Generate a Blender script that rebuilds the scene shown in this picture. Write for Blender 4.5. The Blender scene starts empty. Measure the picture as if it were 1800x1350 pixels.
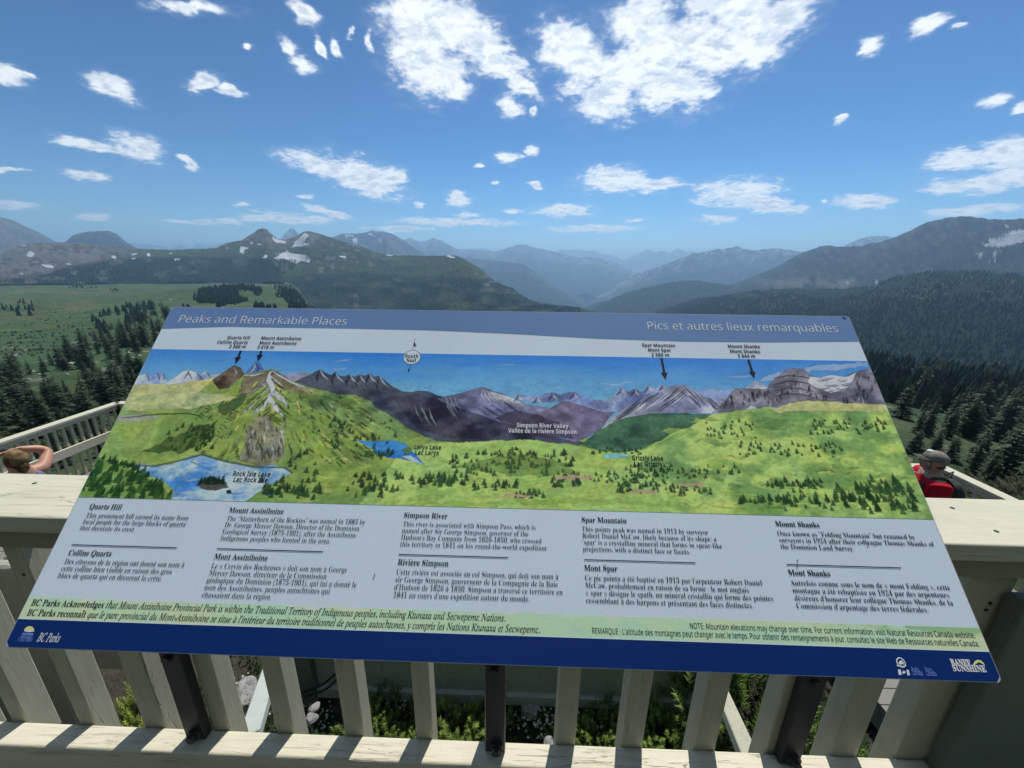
import bpy, bmesh, math, random
import numpy as np
from mathutils import Vector, Matrix, Euler

SC = bpy.context.scene
COL = SC.collection
random.seed(7)
RNG = np.random.default_rng(7)

# ------------------------------------------------------------------ camera
F, CX, CY = 676.0, 900.0, 675.0
R = np.array([[0.99953159, 0.02026288, -0.02293523],
              [0.02780126, -0.2878739, 0.9572647],
              [0.01279448, -0.95745393, -0.2883023]])
CAM = np.array([0.0, 0.0, 1.6])
cam = bpy.data.cameras.new("camera")
cam.sensor_width = 36.0
cam.lens = F / 1800.0 * 36.0
cam.clip_start = 0.02
cam.clip_end = 200000.0
camo = bpy.data.objects.new("camera", cam)
COL.objects.link(camo)
_r, _u, _b = R @ np.array([1, 0, 0]), R @ np.array([0, -1, 0]), R @ np.array([0, 0, -1])
camo.matrix_world = Matrix(((_r[0], _u[0], _b[0], 0), (_r[1], _u[1], _b[1], 0), (_r[2], _u[2], _b[2], 1.6), (0, 0, 0, 1)))
SC.camera = camo

# ------------------------------------------------------------------ light and exposure
SUN_EL, SUN_AZ = math.radians(63.0), math.radians(17.0)      # azimuth to the right of straight ahead (+Y)
SKY_STRENGTH = 0.105
EXPOSURE = 1.2
SC.view_settings.view_transform = 'Standard'
SC.view_settings.look = 'None'
SC.view_settings.exposure = EXPOSURE
SC.view_settings.gamma = 1.0
SC.cycles.use_denoising = True
SC.cycles.max_bounces = 6
SC.cycles.diffuse_bounces = 3
SC.cycles.glossy_bounces = 2
SC.cycles.transparent_max_bounces = 6
SC.cycles.volume_bounces = 2
SC.cycles.caustics_reflective = False
SC.cycles.caustics_refractive = False
sd = bpy.data.lights.new("sun", 'SUN')
sd.energy = 2.1
sd.angle = math.radians(0.5)
sd.color = (1.0, 0.955, 0.88)
so = bpy.data.objects.new("sun", sd)
COL.objects.link(so)
sdir = Vector((math.sin(SUN_AZ) * math.cos(SUN_EL), math.cos(SUN_AZ) * math.cos(SUN_EL), math.sin(SUN_EL)))
so.rotation_euler = sdir.to_track_quat('Z', 'Y').to_euler()
so.location = sdir * 60


def ray(px, py):
    return R @ np.array([(px - CX) / F, (py - CY) / F, 1.0])


def at_drop(px, py, d):
    r = ray(px, py)
    return CAM + r * (-d / r[2])


def at_y(px, py, y):
    r = ray(px, py)
    return CAM + r * (y / r[1])


def azel(px, py):
    r = ray(px, py)
    return math.atan2(r[0], r[1]), math.atan2(r[2], math.hypot(r[0], r[1]))


def project(P):
    q = (np.asarray(P) - CAM) @ R
    return CX + F * q[..., 0] / q[..., 2], CY + F * q[..., 1] / q[..., 2]


class NT:
    """small helper to write node trees"""
    def __init__(s, tree):
        s.t = tree; s.n = tree.nodes; s.l = tree.links

    def add(s, typ, **kw):
        nd = s.n.new(typ)
        for k, v in kw.items():
            setattr(nd, k, v)
        return nd

    def link(s, a, b):
        s.l.new(a, b)

    def put(s, sock, v):
        if isinstance(v, (int, float, tuple, list)):
            sock.default_value = v
        else:
            s.l.new(v, sock)

    def math(s, op, a, b=0.0, c=None, clamp=False):
        nd = s.n.new('ShaderNodeMath'); nd.operation = op; nd.use_clamp = clamp
        s.put(nd.inputs[0], a); s.put(nd.inputs[1], b)
        if c is not None: s.put(nd.inputs[2], c)
        return nd.outputs[0]

    def vmath(s, op, a, b=None, c=None):
        nd = s.n.new('ShaderNodeVectorMath'); nd.operation = op
        s.put(nd.inputs[0], a)
        if b is not None: s.put(nd.inputs[1], b)
        if c is not None: s.put(nd.inputs[2], c)
        return nd.outputs['Value'] if op in ('LENGTH', 'DOT_PRODUCT') else nd.outputs[0]

    def mix(s, f, a, b, mode='MIX'):
        nd = s.n.new('ShaderNodeMix'); nd.data_type = 'RGBA'; nd.blend_type = mode
        s.put(nd.inputs['Factor'], f); s.put(nd.inputs[6], a); s.put(nd.inputs[7], b)
        return nd.outputs[2]

    def maprange(s, v, a, b, c=0.0, d=1.0, smooth=False):
        nd = s.n.new('ShaderNodeMapRange')
        nd.interpolation_type = 'SMOOTHSTEP' if smooth else 'LINEAR'
        s.put(nd.inputs[0], v)
        for i, x in enumerate((a, b, c, d)): s.put(nd.inputs[i + 1], x)
        return nd.outputs[0]

    def noise(s, vec, scale, detail=4.0, rough=0.55, out='Fac', dist=0.0):
        nd = s.n.new('ShaderNodeTexNoise')
        if vec is not None: s.put(nd.inputs['Vector'], vec)
        nd.inputs['Scale'].default_value = scale
        nd.inputs['Detail'].default_value = detail
        nd.inputs['Roughness'].default_value = rough
        nd.inputs['Distortion'].default_value = dist
        return nd.outputs[out]


# ------------------------------------------------------------------ world: sky with scattered cumulus
world = bpy.data.worlds.new("World")
SC.world = world
world.use_nodes = True
wt = NT(world.node_tree)
wt.n.clear()
w_out = wt.add('ShaderNodeOutputWorld')
w_bg = wt.add('ShaderNodeBackground')
sky = wt.add('ShaderNodeTexSky', sky_type='NISHITA')
sky.sun_disc = False
sky.sun_elevation = SUN_EL
sky.sun_rotation = SUN_AZ
sky.altitude = 1200.0
sky.air_density = 1.0
sky.dust_density = 0.6
sky.ozone_density = 2.2
tc = wt.add('ShaderNodeTexCoord')
dirv = tc.outputs['Generated']
sep = wt.add('ShaderNodeSeparateXYZ'); wt.link(dirv, sep.inputs[0])
zc = wt.math('MAXIMUM', sep.outputs[2], 0.0)
az = wt.math('MULTIPLY', wt.math('ARCTAN2', sep.outputs[0], sep.outputs[1]), 180 / math.pi)
el = wt.math('MULTIPLY', wt.math('ARCSINE', sep.outputs[2]), 180 / math.pi)
# noise coordinates on a flat cloud deck, so puffs flatten towards the horizon
inv = wt.math('DIVIDE', 1.0, wt.math('ADD', zc, 0.22))
deck = wt.add('ShaderNodeCombineXYZ')
wt.link(wt.math('MULTIPLY', sep.outputs[0], inv), deck.inputs[0])
wt.link(wt.math('MULTIPLY', sep.outputs[1], inv), deck.inputs[1])
wt.link(wt.math('MULTIPLY', zc, 1.5), deck.inputs[2])
deckv = deck.outputs[0]
ae = wt.add('ShaderNodeCombineXYZ'); wt.link(az, ae.inputs[0]); wt.link(el, ae.inputs[1])
warp = wt.noise(deckv, 2.6, 3.0, 0.55, 'Color')
warp2 = wt.noise(deckv, 9.0, 4.0, 0.6, 'Color')
wv = wt.vmath('MULTIPLY', wt.vmath('SUBTRACT', warp, (0.5, 0.5, 0.5)), (5.0, 3.0, 0.0))
wv2 = wt.vmath('MULTIPLY', wt.vmath('SUBTRACT', warp2, (0.5, 0.5, 0.5)), (2.6, 2.0, 0.0))
elscale = wt.maprange(el, 2.0, 22.0, 0.30, 1.0)
wsum = wt.vmath('ADD', wv, wv2)
wscl = wt.vmath('MULTIPLY', wsum, (1, 1, 0))
scn = wt.add('ShaderNodeVectorMath', operation='SCALE'); wt.link(wscl, scn.inputs[0]); wt.link(elscale, scn.inputs['Scale'])
aew = wt.vmath('ADD', ae.outputs[0], scn.outputs[0])
# each cloud: centre, half width, half height in the picture's pixels, tilt, weight
CLOUDS = [
    (765, 35, 84, 62, 0), (850, 82, 92, 42, 24), (755, 112, 66, 62, 0), (800, 150, 36, 28, 0), (720, 20, 40, 40, 0), (905, 100, 34, 18, 20),
    (975, 70, 40, 44, 0), (1025, 100, 62, 46, 20), (1060, 165, 64, 48, 0), (1110, 130, 66, 46, 0), (1180, 150, 84, 46, 0),
    (1130, 35, 72, 46, 0), (1250, 75, 104, 60, 0), (1330, 60, 66, 58, -20), (1395, 25, 60, 46, -20), (1290, 5, 90, 40, 0), (1160, 85, 60, 46, 0),
    (920, 147, 44, 20, 25), (898, 188, 28, 26, 0), (940, 200, 11, 9, 0),
    (890, 275, 24, 12, 0), (926, 266, 15, 9, 0), (840, 287, 11, 5, 0), (945, 324, 16, 8, 15), (872, 323, 10, 5, 0),
    (570, 293, 68, 22, 12), (640, 312, 72, 30, 14), (655, 335, 34, 14, 8), (690, 310, 36, 16, 0),
    (1075, 318, 60, 22, 0), (1145, 324, 58, 12, 0), (1290, 340, 74, 22, 0), (1350, 356, 66, 15, 10), (1520, 355, 58, 12, 0), (1265, 384, 40, 9, 0),
    (1690, 280, 52, 20, 0), (1760, 270, 60, 24, 0), (1720, 322, 100, 16, -4), (1800, 310, 60, 22, 0), (1740, 181, 32, 13, -10), (1795, 190, 22, 11, 0),
    (1625, 50, 32, 19, -15), (1535, 79, 22, 18, 0), (1685, 45, 16, 8, -20), (1690, 373, 70, 9, 0), (1465, 210, 12, 8, 0),
    (492, 72, 15, 30, -38), (520, 98, 30, 14, 20), (555, 75, 9, 22, -35), (588, 78, 9, 18, -20), (658, 78, 10, 14, 0), (612, 58, 10, 8, 0),
    (350, 142, 30, 17, -10), (400, 156, 28, 12, 12), (200, 152, 42, 20, 20), (15, 128, 46, 18, 12), (60, 133, 20, 8, 20),
    (150, 256, 52, 11, 8), (245, 266, 42, 24, 15), (145, 306, 46, 9, 6), (333, 288, 18, 12, 30), (320, 4, 64, 18, 0), (520, 14, 32, 20, 30), (415, 69, 13, 8, 0),
    (990, 369, 50, 12, 0), (810, 350, 24, 14, 0), (900, 371, 22, 5, 0), (540, 345, 16, 5, 0), (480, 380, 58, 9, 0), (580, 374, 50, 8, 14), (530, 388, 60, 6, 0),
    (800, 391, 110, 7, 0), (20, 361, 48, 8, 0), (1040, 402, 74, 7, 0), (820, 376, 26, 5, 0), (1110, 387, 20, 4, 0), (160, 380, 40, 7, 0), (20, 300, 28, 5, 0),
    (340, 392, 50, 5, 0), (740, 362, 12, 5, 0), (405, 390, 24, 6, 0), (1450, 352, 8, 5, 0), (700, 402, 60, 5, 0), (1745, 366, 50, 8, 0), (430, 360, 20, 4, 0),
]
dist = None
for (px, py, hw, hh, rot) in CLOUDS:
    a0, e0 = azel(px, py)
    a1, _ = azel(px + hw, py); a2, _ = azel(px - hw, py)
    _, e1 = azel(px, py - hh); _, e2 = azel(px, py + hh)
    sx, sy = math.degrees(abs(a1 - a2)) / 2, math.degrees(abs(e1 - e2)) / 2
    # the picture's rows are not rows of equal elevation off to the sides
    _, er = azel(px + 40, py); ar, _ = azel(px + 40, py)
    tilt = math.atan2(er - e0, ar - a0)
    mp = wt.add('ShaderNodeMapping', vector_type='TEXTURE')
    # chained on the running distance so the shader works through the list one cloud at a time
    wt.link(aew if dist is None else wt.vmath('MULTIPLY_ADD', dist, (0.0, 0.0, 1e-7), aew), mp.inputs['Vector'])
    mp.inputs['Location'].default_value = (math.degrees(a0), math.degrees(e0), 0)
    mp.inputs['Rotation'].default_value = (0, 0, tilt - math.radians(rot))
    mp.inputs['Scale'].default_value = (sx * (1.12 if hw > 40 else 0.98), sy * (1.15 if hw > 40 else 1.0), 1.0)
    d = wt.vmath('LENGTH', mp.outputs[0])
    dist = d if dist is None else wt.math('MINIMUM', dist, d)
puff = wt.noise(deckv, 11.0, 8.0, 0.60, dist=0.15)
puff_s = wt.noise(wt.vmath('ADD', deckv, (0.006, 0.024, 0.016)), 11.0, 6.0, 0.58, dist=0.15)
puff2 = wt.noise(deckv, 44.0, 6.0, 0.6)
fld = wt.math('ADD', wt.math('SUBTRACT', 1.0, dist), wt.math('MULTIPLY', wt.math('SUBTRACT', puff, 0.5), 1.65))
fld = wt.math('ADD', fld, wt.math('MULTIPLY', wt.math('SUBTRACT', puff2, 0.5), 0.55))
alpha = wt.math('POWER', wt.maprange(fld, -0.08, 0.60, 0.0, 1.0, True), 0.9)
alpha = wt.math('MULTIPLY', alpha, wt.maprange(el, -1.0, 7.0, 0.6, 1.0))
core = wt.maprange(fld, 0.22, 0.85, 0.0, 1.0, True)
relief = wt.math('SUBTRACT', puff_s, puff)
alpha = wt.math('MAXIMUM', alpha, wt.maprange(fld, -0.40, 0.4, 0.0, 0.14, True))
# unseen bright cloud added overhead and behind the viewpoint to light the sign
over = wt.math('MAXIMUM', wt.maprange(el, 40.0, 54.0, 0.0, 1.0, True), wt.math('MULTIPLY', wt.maprange(sep.outputs[1], 0.05, -0.35, 0.0, 1.0, True), wt.maprange(el, 34.0, 46.0, 0.0, 1.0, True)))
ovn = wt.math('MULTIPLY', over, wt.maprange(wt.noise(deckv, 1.9, 6.0, 0.58), 0.46, 0.62, 0.0, 1.0, True))
shade = wt.math('MULTIPLY', core, wt.maprange(relief, -0.06, 0.10, 0.0, 1.0, True))
ccol = wt.mix(shade, (4.5, 4.6, 4.65, 1), (2.55, 2.9, 3.35, 1))
hsv = wt.add('ShaderNodeHueSaturation')
hsv.inputs['Saturation'].default_value = 1.08
wt.link(sky.outputs[0], hsv.inputs['Color'])
gam = wt.add('ShaderNodeGamma'); gam.inputs['Gamma'].default_value = 1.75
gs = wt.add('ShaderNodeVectorMath', operation='SCALE'); wt.link(hsv.outputs[0], gs.inputs[0]); gs.inputs['Scale'].default_value = 0.105
wt.link(gs.outputs[0], gam.inputs['Color'])
gs2 = wt.add('ShaderNodeVectorMath', operation='SCALE'); wt.link(gam.outputs[0], gs2.inputs[0]); gs2.inputs['Scale'].default_value = 0.60 / 0.105
tint = wt.mix(wt.maprange(el, 1.0, 17.0, 0.0, 1.0, True), (0.98, 1.04, 0.98, 1), (0.62, 0.97, 0.91, 1))
skyc = wt.vmath('MULTIPLY', gs2.outputs[0], tint)
skycol = wt.mix(ovn, wt.mix(alpha, skyc, ccol), (3.9, 4.2, 4.7, 1))
wt.link(skycol, w_bg.inputs['Color'])
w_bg.inputs['Strength'].default_value = SKY_STRENGTH
wt.link(w_bg.outputs[0], w_out.inputs['Surface'])


# ------------------------------------------------------------------ numeric noise
def _hash(ix, iy, seed):
    h = (ix.astype(np.int64) * 374761393 + iy.astype(np.int64) * 668265263 + seed * 974711) & 0xFFFFFFFF
    h = ((h ^ (h >> 13)) * 1274126177) & 0xFFFFFFFF
    return ((h ^ (h >> 16)) & 0xFFFFFF) / float(0xFFFFFF)


def vnoise(x, y, seed=0):
    xi, yi = np.floor(x), np.floor(y)
    fx, fy = x - xi, y - yi
    fx, fy = fx * fx * (3 - 2 * fx), fy * fy * (3 - 2 * fy)
    xi, yi = xi.astype(np.int64), yi.astype(np.int64)
    a, b = _hash(xi, yi, seed), _hash(xi + 1, yi, seed)
    c, d = _hash(xi, yi + 1, seed), _hash(xi + 1, yi + 1, seed)
    return (a * (1 - fx) + b * fx) * (1 - fy) + (c * (1 - fx) + d * fx) * fy


def fbm(x, y, oct=5, seed=0, gain=0.5):
    s, a, t = 0.0, 1.0, 0.0
    for o in range(oct):
        s = s + a * vnoise(x * 2 ** o + 17.3 * o, y * 2 ** o - 9.1 * o, seed + o)
        t += a; a *= gain
    return s / t


def ridged(x, y, oct=5, seed=0):
    s, a, t = 0.0, 1.0, 0.0
    for o in range(oct):
        n = 1 - np.abs(2 * vnoise(x * 2 ** o + 31.7 * o, y * 2 ** o + 11.9 * o, seed + o) - 1)
        s = s + a * n * n; t += a; a *= 0.5
    return s / t


def smooth(x, a, b):
    t = np.clip((x - a) / (b - a), 0, 1)
    return t * t * (3 - 2 * t)


def in_poly(X, Y, poly):
    m = np.zeros(X.shape, bool)
    n = len(poly)
    for i in range(n):
        x0, y0 = poly[i]; x1, y1 = poly[(i + 1) % n]
        if y0 == y1: continue
        c = ((y0 > Y) != (y1 > Y)) & (X < (x1 - x0) * (Y - y0) / (y1 - y0) + x0)
        m ^= c
    return m


# ------------------------------------------------------------------ object helpers
def tag(o, label=None, cat=None, group=None, kind=None):
    if label: o['label'] = label
    if cat: o['category'] = cat
    if group: o['group'] = group
    if kind: o['kind'] = kind
    return o


def empty(name, loc=(0, 0, 0), rz=0.0, **kw):
    o = bpy.data.objects.new(name, None)
    o.empty_display_size = 0.2
    COL.objects.link(o)
    o.location = loc; o.rotation_euler = (0, 0, rz)
    return tag(o, **kw)


def mesh_obj(name, me, mat=None, parent=None, smooth_=False):
    if mat is not None: me.materials.append(mat)
    if smooth_:
        me.polygons.foreach_set('use_smooth', np.ones(len(me.polygons), bool))
    o = bpy.data.objects.new(name, me)
    COL.objects.link(o)
    if parent is not None: o.parent = parent
    return o


def bm_obj(name, bm, mat=None, parent=None, smooth_=False):
    me = bpy.data.meshes.new(name)
    bmesh.ops.recalc_face_normals(bm, faces=bm.faces)
    bm.to_mesh(me); bm.free()
    return mesh_obj(name, me, mat, parent, smooth_)


def grid_mesh(name, P, cols=None):
    """P (rows, cols, 3) -> mesh of quads with an optional colour attribute"""
    nr, nc = P.shape[:2]
    me = bpy.data.meshes.new(name)
    idx = np.arange(nr * nc).reshape(nr, nc)
    q = np.stack([idx[:-1, :-1], idx[:-1, 1:], idx[1:, 1:], idx[1:, :-1]], -1).reshape(-1, 4)
    raw_mesh(me, P.reshape(-1, 3), q, 4, None if cols is None else cols.reshape(-1, 3))
    return me


def raw_mesh(me, V, faces, k, cols=None):
    V = np.ascontiguousarray(V, np.float32); faces = np.ascontiguousarray(faces, np.int32)
    me.vertices.add(len(V)); me.vertices.foreach_set('co', V.ravel())
    me.loops.add(faces.size); me.loops.foreach_set('vertex_index', faces.ravel())
    me.polygons.add(len(faces))
    me.polygons.foreach_set('loop_start', np.arange(0, faces.size, k, dtype=np.int32))
    me.update(calc_edges=True)
    if cols is not None:
        at = me.color_attributes.new('Col', 'FLOAT_COLOR', 'POINT')
        c = np.ones((len(V), 4), np.float32); c[:, :3] = cols
        at.data.foreach_set('color', c.ravel())
    me.validate()
    return me


def add_box(bm, a, b, bevel=0.0, seg=2, mat4=None):
    a, b = Vector(a), Vector(b)
    r = bmesh.ops.create_cube(bm, size=1.0)
    vs = r['verts']
    for v in vs:
        v.co = Vector([(a[i] + b[i]) / 2 + v.co[i] * (b[i] - a[i]) for i in range(3)])
    if bevel > 0:
        es = list({e for v in vs for e in v.link_edges})
        rr = bmesh.ops.bevel(bm, geom=es, offset=bevel, segments=seg, profile=0.5, affect='EDGES')
        vs = list({v for f in rr['faces'] for v in f.verts} | {v for v in vs if v.is_valid})
    if mat4 is not None:
        for v in vs: v.co = mat4 @ v.co
    return vs


def add_beam(bm, p, q, w, h, bevel=0.004, roll=0.0):
    """rectangular bar from p to q"""
    p, q = Vector(p), Vector(q)
    d = q - p; L = d.length
    z = d.normalized()
    up = Vector((0, 0, 1)) if abs(z.z) < 0.97 else Vector((0, 1, 0))
    x = up.cross(z).normalized(); y = z.cross(x)
    M = Matrix((x, y, z)).transposed().to_4x4(); M.translation = p
    M = M @ Matrix.Rotation(roll, 4, 'Z')
    add_box(bm, (-w / 2, -h / 2, 0), (w / 2, h / 2, L), bevel, 1, M)


def add_tube(bm, pts, rad, seg=10):
    pts = [Vector(p) for p in pts]
    rings = []
    for i, p in enumerate(pts):
        t = (pts[min(i + 1, len(pts) - 1)] - pts[max(i - 1, 0)]).normalized()
        up = Vector((0, 0, 1)) if abs(t.z) < 0.95 else Vector((1, 0, 0))
        x = up.cross(t).normalized(); y = t.cross(x)
        r = rad[i] if isinstance(rad, (list, tuple)) else rad
        rings.append([bm.verts.new(p + (x * math.cos(2 * math.pi * k / seg) + y * math.sin(2 * math.pi * k / seg)) * r) for k in range(seg)])
    for a, b in zip(rings[:-1], rings[1:]):
        for k in range(seg):
            bm.faces.new((a[k], a[(k + 1) % seg], b[(k + 1) % seg], b[k]))
    bm.faces.new(rings[0][::-1]); bm.faces.new(rings[-1])


# ------------------------------------------------------------------ materials
def principled(name, base=(0.5, 0.5, 0.5), rough=0.6, spec=0.4):
    m = bpy.data.materials.new(name); m.use_nodes = True
    nt = NT(m.node_tree)
    p = nt.n['Principled BSDF']
    p.inputs['Base Color'].default_value = (*base, 1)
    p.inputs['Roughness'].default_value = rough
    p.inputs['Specular IOR Level'].default_value = spec
    return m, nt, p


def bump(nt, p, h, strength, distance):
    b = nt.add('ShaderNodeBump')
    b.inputs['Strength'].default_value = strength
    b.inputs['Distance'].default_value = distance
    nt.link(h, b.inputs['Height']); nt.link(b.outputs[0], p.inputs['Normal'])


def wood_material(name, axis, base, dirt, peel=0.0, rough=0.62):
    """weathered painted timber, grain along the given axis"""
    m, nt, p = principled(name, base, rough, 0.35)
    co = nt.add('ShaderNodeTexCoord').outputs['Object']
    mp = nt.add('ShaderNodeMapping'); nt.link(co, mp.inputs['Vector'])
    s = [9.0, 9.0, 9.0]; s[axis] = 0.9
    mp.inputs['Scale'].default_value = s
    v = mp.outputs[0]
    grain = nt.noise(v, 9.0, 8.0, 0.65, dist=0.2)
    mp2 = nt.add('ShaderNodeMapping'); nt.link(co, mp2.inputs['Vector'])
    s2 = [1.0, 1.0, 1.0]; s2[axis] = 0.06
    mp2.inputs['Scale'].default_value = s2
    ckn = nt.noise(mp2.outputs[0], 30.0, 3.0, 0.5, dist=0.35)
    line = nt.math('ABSOLUTE', nt.math('SUBTRACT', ckn, 0.5))
    where = nt.maprange(nt.noise(mp2.outputs[0], 6.0, 3.0), 0.50, 0.62)
    crack = nt.math('MULTIPLY', nt.maprange(line, 0.0, 0.007, 1.0, 0.0), where)
    blot = nt.noise(co, 5.0, 6.0, 0.6)
    c = nt.mix(nt.maprange(grain, 0.35, 0.7), tuple(x * 0.92 for x in base) + (1,), tuple(min(1, x * 1.05) for x in base) + (1,))
    c = nt.mix(nt.maprange(blot, 0.52, 0.75, 0.0, 0.42), c, (*dirt, 1))
    if peel > 0:
        pn = nt.noise(v, 2.2, 10.0, 0.74, dist=0.3)
        pk = nt.maprange(pn, 0.60 - 0.1 * peel, 0.66 - 0.1 * peel)
        c = nt.mix(nt.math('MULTIPLY', pk, 0.5), c, (dirt[0] * 0.8, dirt[1] * 0.8, dirt[2] * 0.8, 1))
    speck = nt.maprange(nt.noise(mp2.outputs[0], 90.0, 4.0, 0.6), 0.66, 0.74)
    c = nt.mix(nt.math('MULTIPLY', speck, 0.5), c, (dirt[0] * 0.4, dirt[1] * 0.4, dirt[2] * 0.35, 1))
    knot = nt.maprange(nt.noise(nt.vmath('MULTIPLY', v, (0.35, 0.35, 0.35)), 7.0, 2.0, 0.4), 0.77, 0.81)
    c = nt.mix(nt.math('MULTIPLY', knot, 0.7), c, (0.10, 0.085, 0.06, 1))
    c = nt.mix(nt.math('MULTIPLY', crack, 0.75), c, (0.09, 0.085, 0.07, 1))
    nt.link(c, p.inputs['Base Color'])
    fine = nt.noise(co, 120.0, 4.0, 0.6)
    h = nt.math('ADD', nt.math('MULTIPLY', grain, 0.6), nt.math('MULTIPLY', fine, 0.25))
    h = nt.math('SUBTRACT', h, nt.math('MULTIPLY', crack, 1.5))
    if peel > 0:
        h = nt.math('SUBTRACT', h, nt.math('MULTIPLY', pk, 1.6 * peel))
    bump(nt, p, h, 0.55, 0.003 + 0.004 * peel)
    return m


PAINT = (0.54, 0.515, 0.39)
DIRT = (0.36, 0.34, 0.26)
M_WOOD_X = wood_material('painted_timber_rail', 0, PAINT, DIRT)
M_WOOD_XP = wood_material('peeling_timber_rail', 0, (0.62, 0.59, 0.45), (0.42, 0.40, 0.30), 0.35)
M_WOOD_Z = wood_material('painted_timber_upright', 2, (0.48, 0.45, 0.33), (0.37, 0.33, 0.21))
M_WOOD_ZP = wood_material('peeling_timber_post', 2, (0.37, 0.37, 0.31), (0.29, 0.29, 0.24), 0.5)
M_WOOD_Y = wood_material('painted_timber_long', 1, PAINT, DIRT)
M_DECK = wood_material('weathered_deck_boards', 0, (0.20, 0.19, 0.165), (0.12, 0.115, 0.10))
M_FASCIA = wood_material('shaded_timber_fascia', 0, (0.30, 0.285, 0.215), (0.2, 0.19, 0.14))  # rail paint darkened: shade under the cap put into the colour
M_GREEN = wood_material('grey_green_timber', 0, (0.44, 0.48, 0.43), (0.3, 0.33, 0.3))
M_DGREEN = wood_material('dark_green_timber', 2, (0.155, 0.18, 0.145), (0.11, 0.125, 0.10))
M_SKIRT = wood_material('green_skirt_boards', 0, (0.38, 0.42, 0.37), (0.26, 0.3, 0.26))
M_BLACK, _nt, _p = principled('black_steel', (0.022, 0.024, 0.028), 0.42, 0.5)
_co = _nt.add('ShaderNodeTexCoord').outputs['Object']
bump(_nt, _p, _nt.noise(_co, 240.0, 3.0), 0.25, 0.001)
_nt.link(_nt.mix(_nt.maprange(_nt.noise(_co, 14.0, 6.0), 0.55, 0.75, 0, 0.6), (0.022, 0.024, 0.028, 1), (0.075, 0.07, 0.062, 1)), _p.inputs['Base Color'])
M_RUBBER, _, _ = principled('black_rubber', (0.012, 0.012, 0.013), 0.6, 0.3)


def attr_material(name, nscale, namp=0.35, bscale=None, bdist=1.0, bstr=0.6, rough=0.95):
    m, nt, p = principled(name, (0.1, 0.1, 0.1), rough, 0.12)
    at = nt.add('ShaderNodeVertexColor', layer_name='Col').outputs[0]
    co = nt.add('ShaderNodeTexCoord').outputs['Object']
    n = nt.noise(co, nscale, 6.0, 0.65)
    bw = nt.add('ShaderNodeRGBToBW'); nt.link(at, bw.inputs[0])
    amp = nt.maprange(bw.outputs[0], 0.25, 0.55, 1.0, 0.08)          # snow stays clean
    f = nt.math('ADD', 1.0, nt.math('MULTIPLY', amp, nt.maprange(n, 0.25, 0.75, -namp, namp)))
    mul = nt.add('ShaderNodeVectorMath', operation='SCALE')
    nt.link(at, mul.inputs[0]); nt.link(f, mul.inputs['Scale'])
    nt.link(mul.outputs[0], p.inputs['Base Color'])
    bump(nt, p, nt.noise(co, bscale or nscale, 5.0, 0.7), bstr, bdist)
    return m


# ------------------------------------------------------------------ ground
LP = np.array([[0, 3.95], [6, 4.05], [9, 4.7], [14, 6.3], [25, 9.2], [40, 12.6], [60, 16.6], [90, 20.2], [150, 25.2], [240, 30.8], [420, 38.5],
               [1000, 53.5], [2000, 57.0], [6000, 60], [40000, 60]])
RP = np.array([[0, 3.95], [6, 4.05], [9, 4.7], [14, 6.3], [25, 9.0], [45, 13.0], [70, 18.0], [130, 27.0], [260, 41.0], [420, 90.0], [900, 230.0],
               [2500, 480.0], [6000, 690.0], [9000, 720.0], [40000, 720.0]])


def ground_z(x, y, rough=True):
    x, y = np.asarray(x, float), np.asarray(y, float)
    r = np.hypot(x, y)
    a = np.degrees(np.arctan2(x, y))
    lr = np.log(np.maximum(r, 1.0))
    zl = -np.interp(lr, np.log(np.maximum(LP[:, 0], 1)), LP[:, 1])
    zr = -np.interp(lr, np.log(np.maximum(RP[:, 0], 1)), RP[:, 1])
    w = smooth(a, -31, -24) * (1 - smooth(np.abs(a), 120, 170))
    z = zl * (1 - w) + zr * w
    if rough:
        amp = np.clip((r - 5) * 0.018, 0, 1.0)
        z = z + (fbm(x / 22, y / 22, 4, 3) - 0.5) * amp * 4.0
        z = z + (fbm(x / 130, y / 130, 3, 11) - 0.5) * np.clip((r - 60) * 0.02, 0, 5.0)
        z = z + (fbm(x / 0.7, y / 0.7, 3, 5) - 0.5) * 0.12 * (r < 60)
    z = z + 17.0 * np.exp(-(((x + 470) / 120) ** 2 + ((y - 640) / 90) ** 2))
    # unseen summit slope behind the lookout, raised to block low light from there
    z = z + smooth(np.abs(a), 98, 128) * smooth(r, 5, 50) * 46.0 * (1 - smooth(r, 200, 900))
    return z + CAM[2]


def hit_ground(px, py, rmax=4000):
    d = ray(px, py); d = d / np.linalg.norm(d)
    s = np.geomspace(2.0, rmax, 700)
    P = CAM + d * s[:, None]
    g = ground_z(P[:, 0], P[:, 1])
    k = np.argmax(P[:, 2] < g)
    if P[k, 2] >= g[k]: return None
    x, y = P[k, 0], P[k, 1]
    return np.array([x, y, float(ground_z(x, y))])


azs = np.radians(np.concatenate([np.arange(-180, -68, 2.0), np.arange(-68, 68.01, 0.22), np.arange(70, 180.1, 2.0)]))
rs = np.concatenate([[0.01], np.geomspace(0.8, 17000, 330)])
RR, AA = np.meshgrid(rs, azs, indexing='ij')
GX, GY = RR * np.sin(AA), RR * np.cos(AA)
GZ = ground_z(GX, GY)
meadow = np.array([0.053, 0.080, 0.031]); dry = np.array([0.125, 0.115, 0.055]); deep = np.array([0.045, 0.085, 0.040]); scree = np.array([0.26, 0.25, 0.22])
forest = np.array([0.030, 0.058, 0.034])
n1 = fbm(GX / 40, GY / 40, 5, 21); n2 = fbm(GX / 9, GY / 9, 4, 31); n3 = fbm(GX / 260, GY / 200, 4, 41)
n6 = fbm(GX / 28, GY / 22, 6, 131, 0.65)
c = meadow * (0.75 + 0.6 * n2)[..., None] * (0.55 + 0.9 * n6)[..., None]
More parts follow.
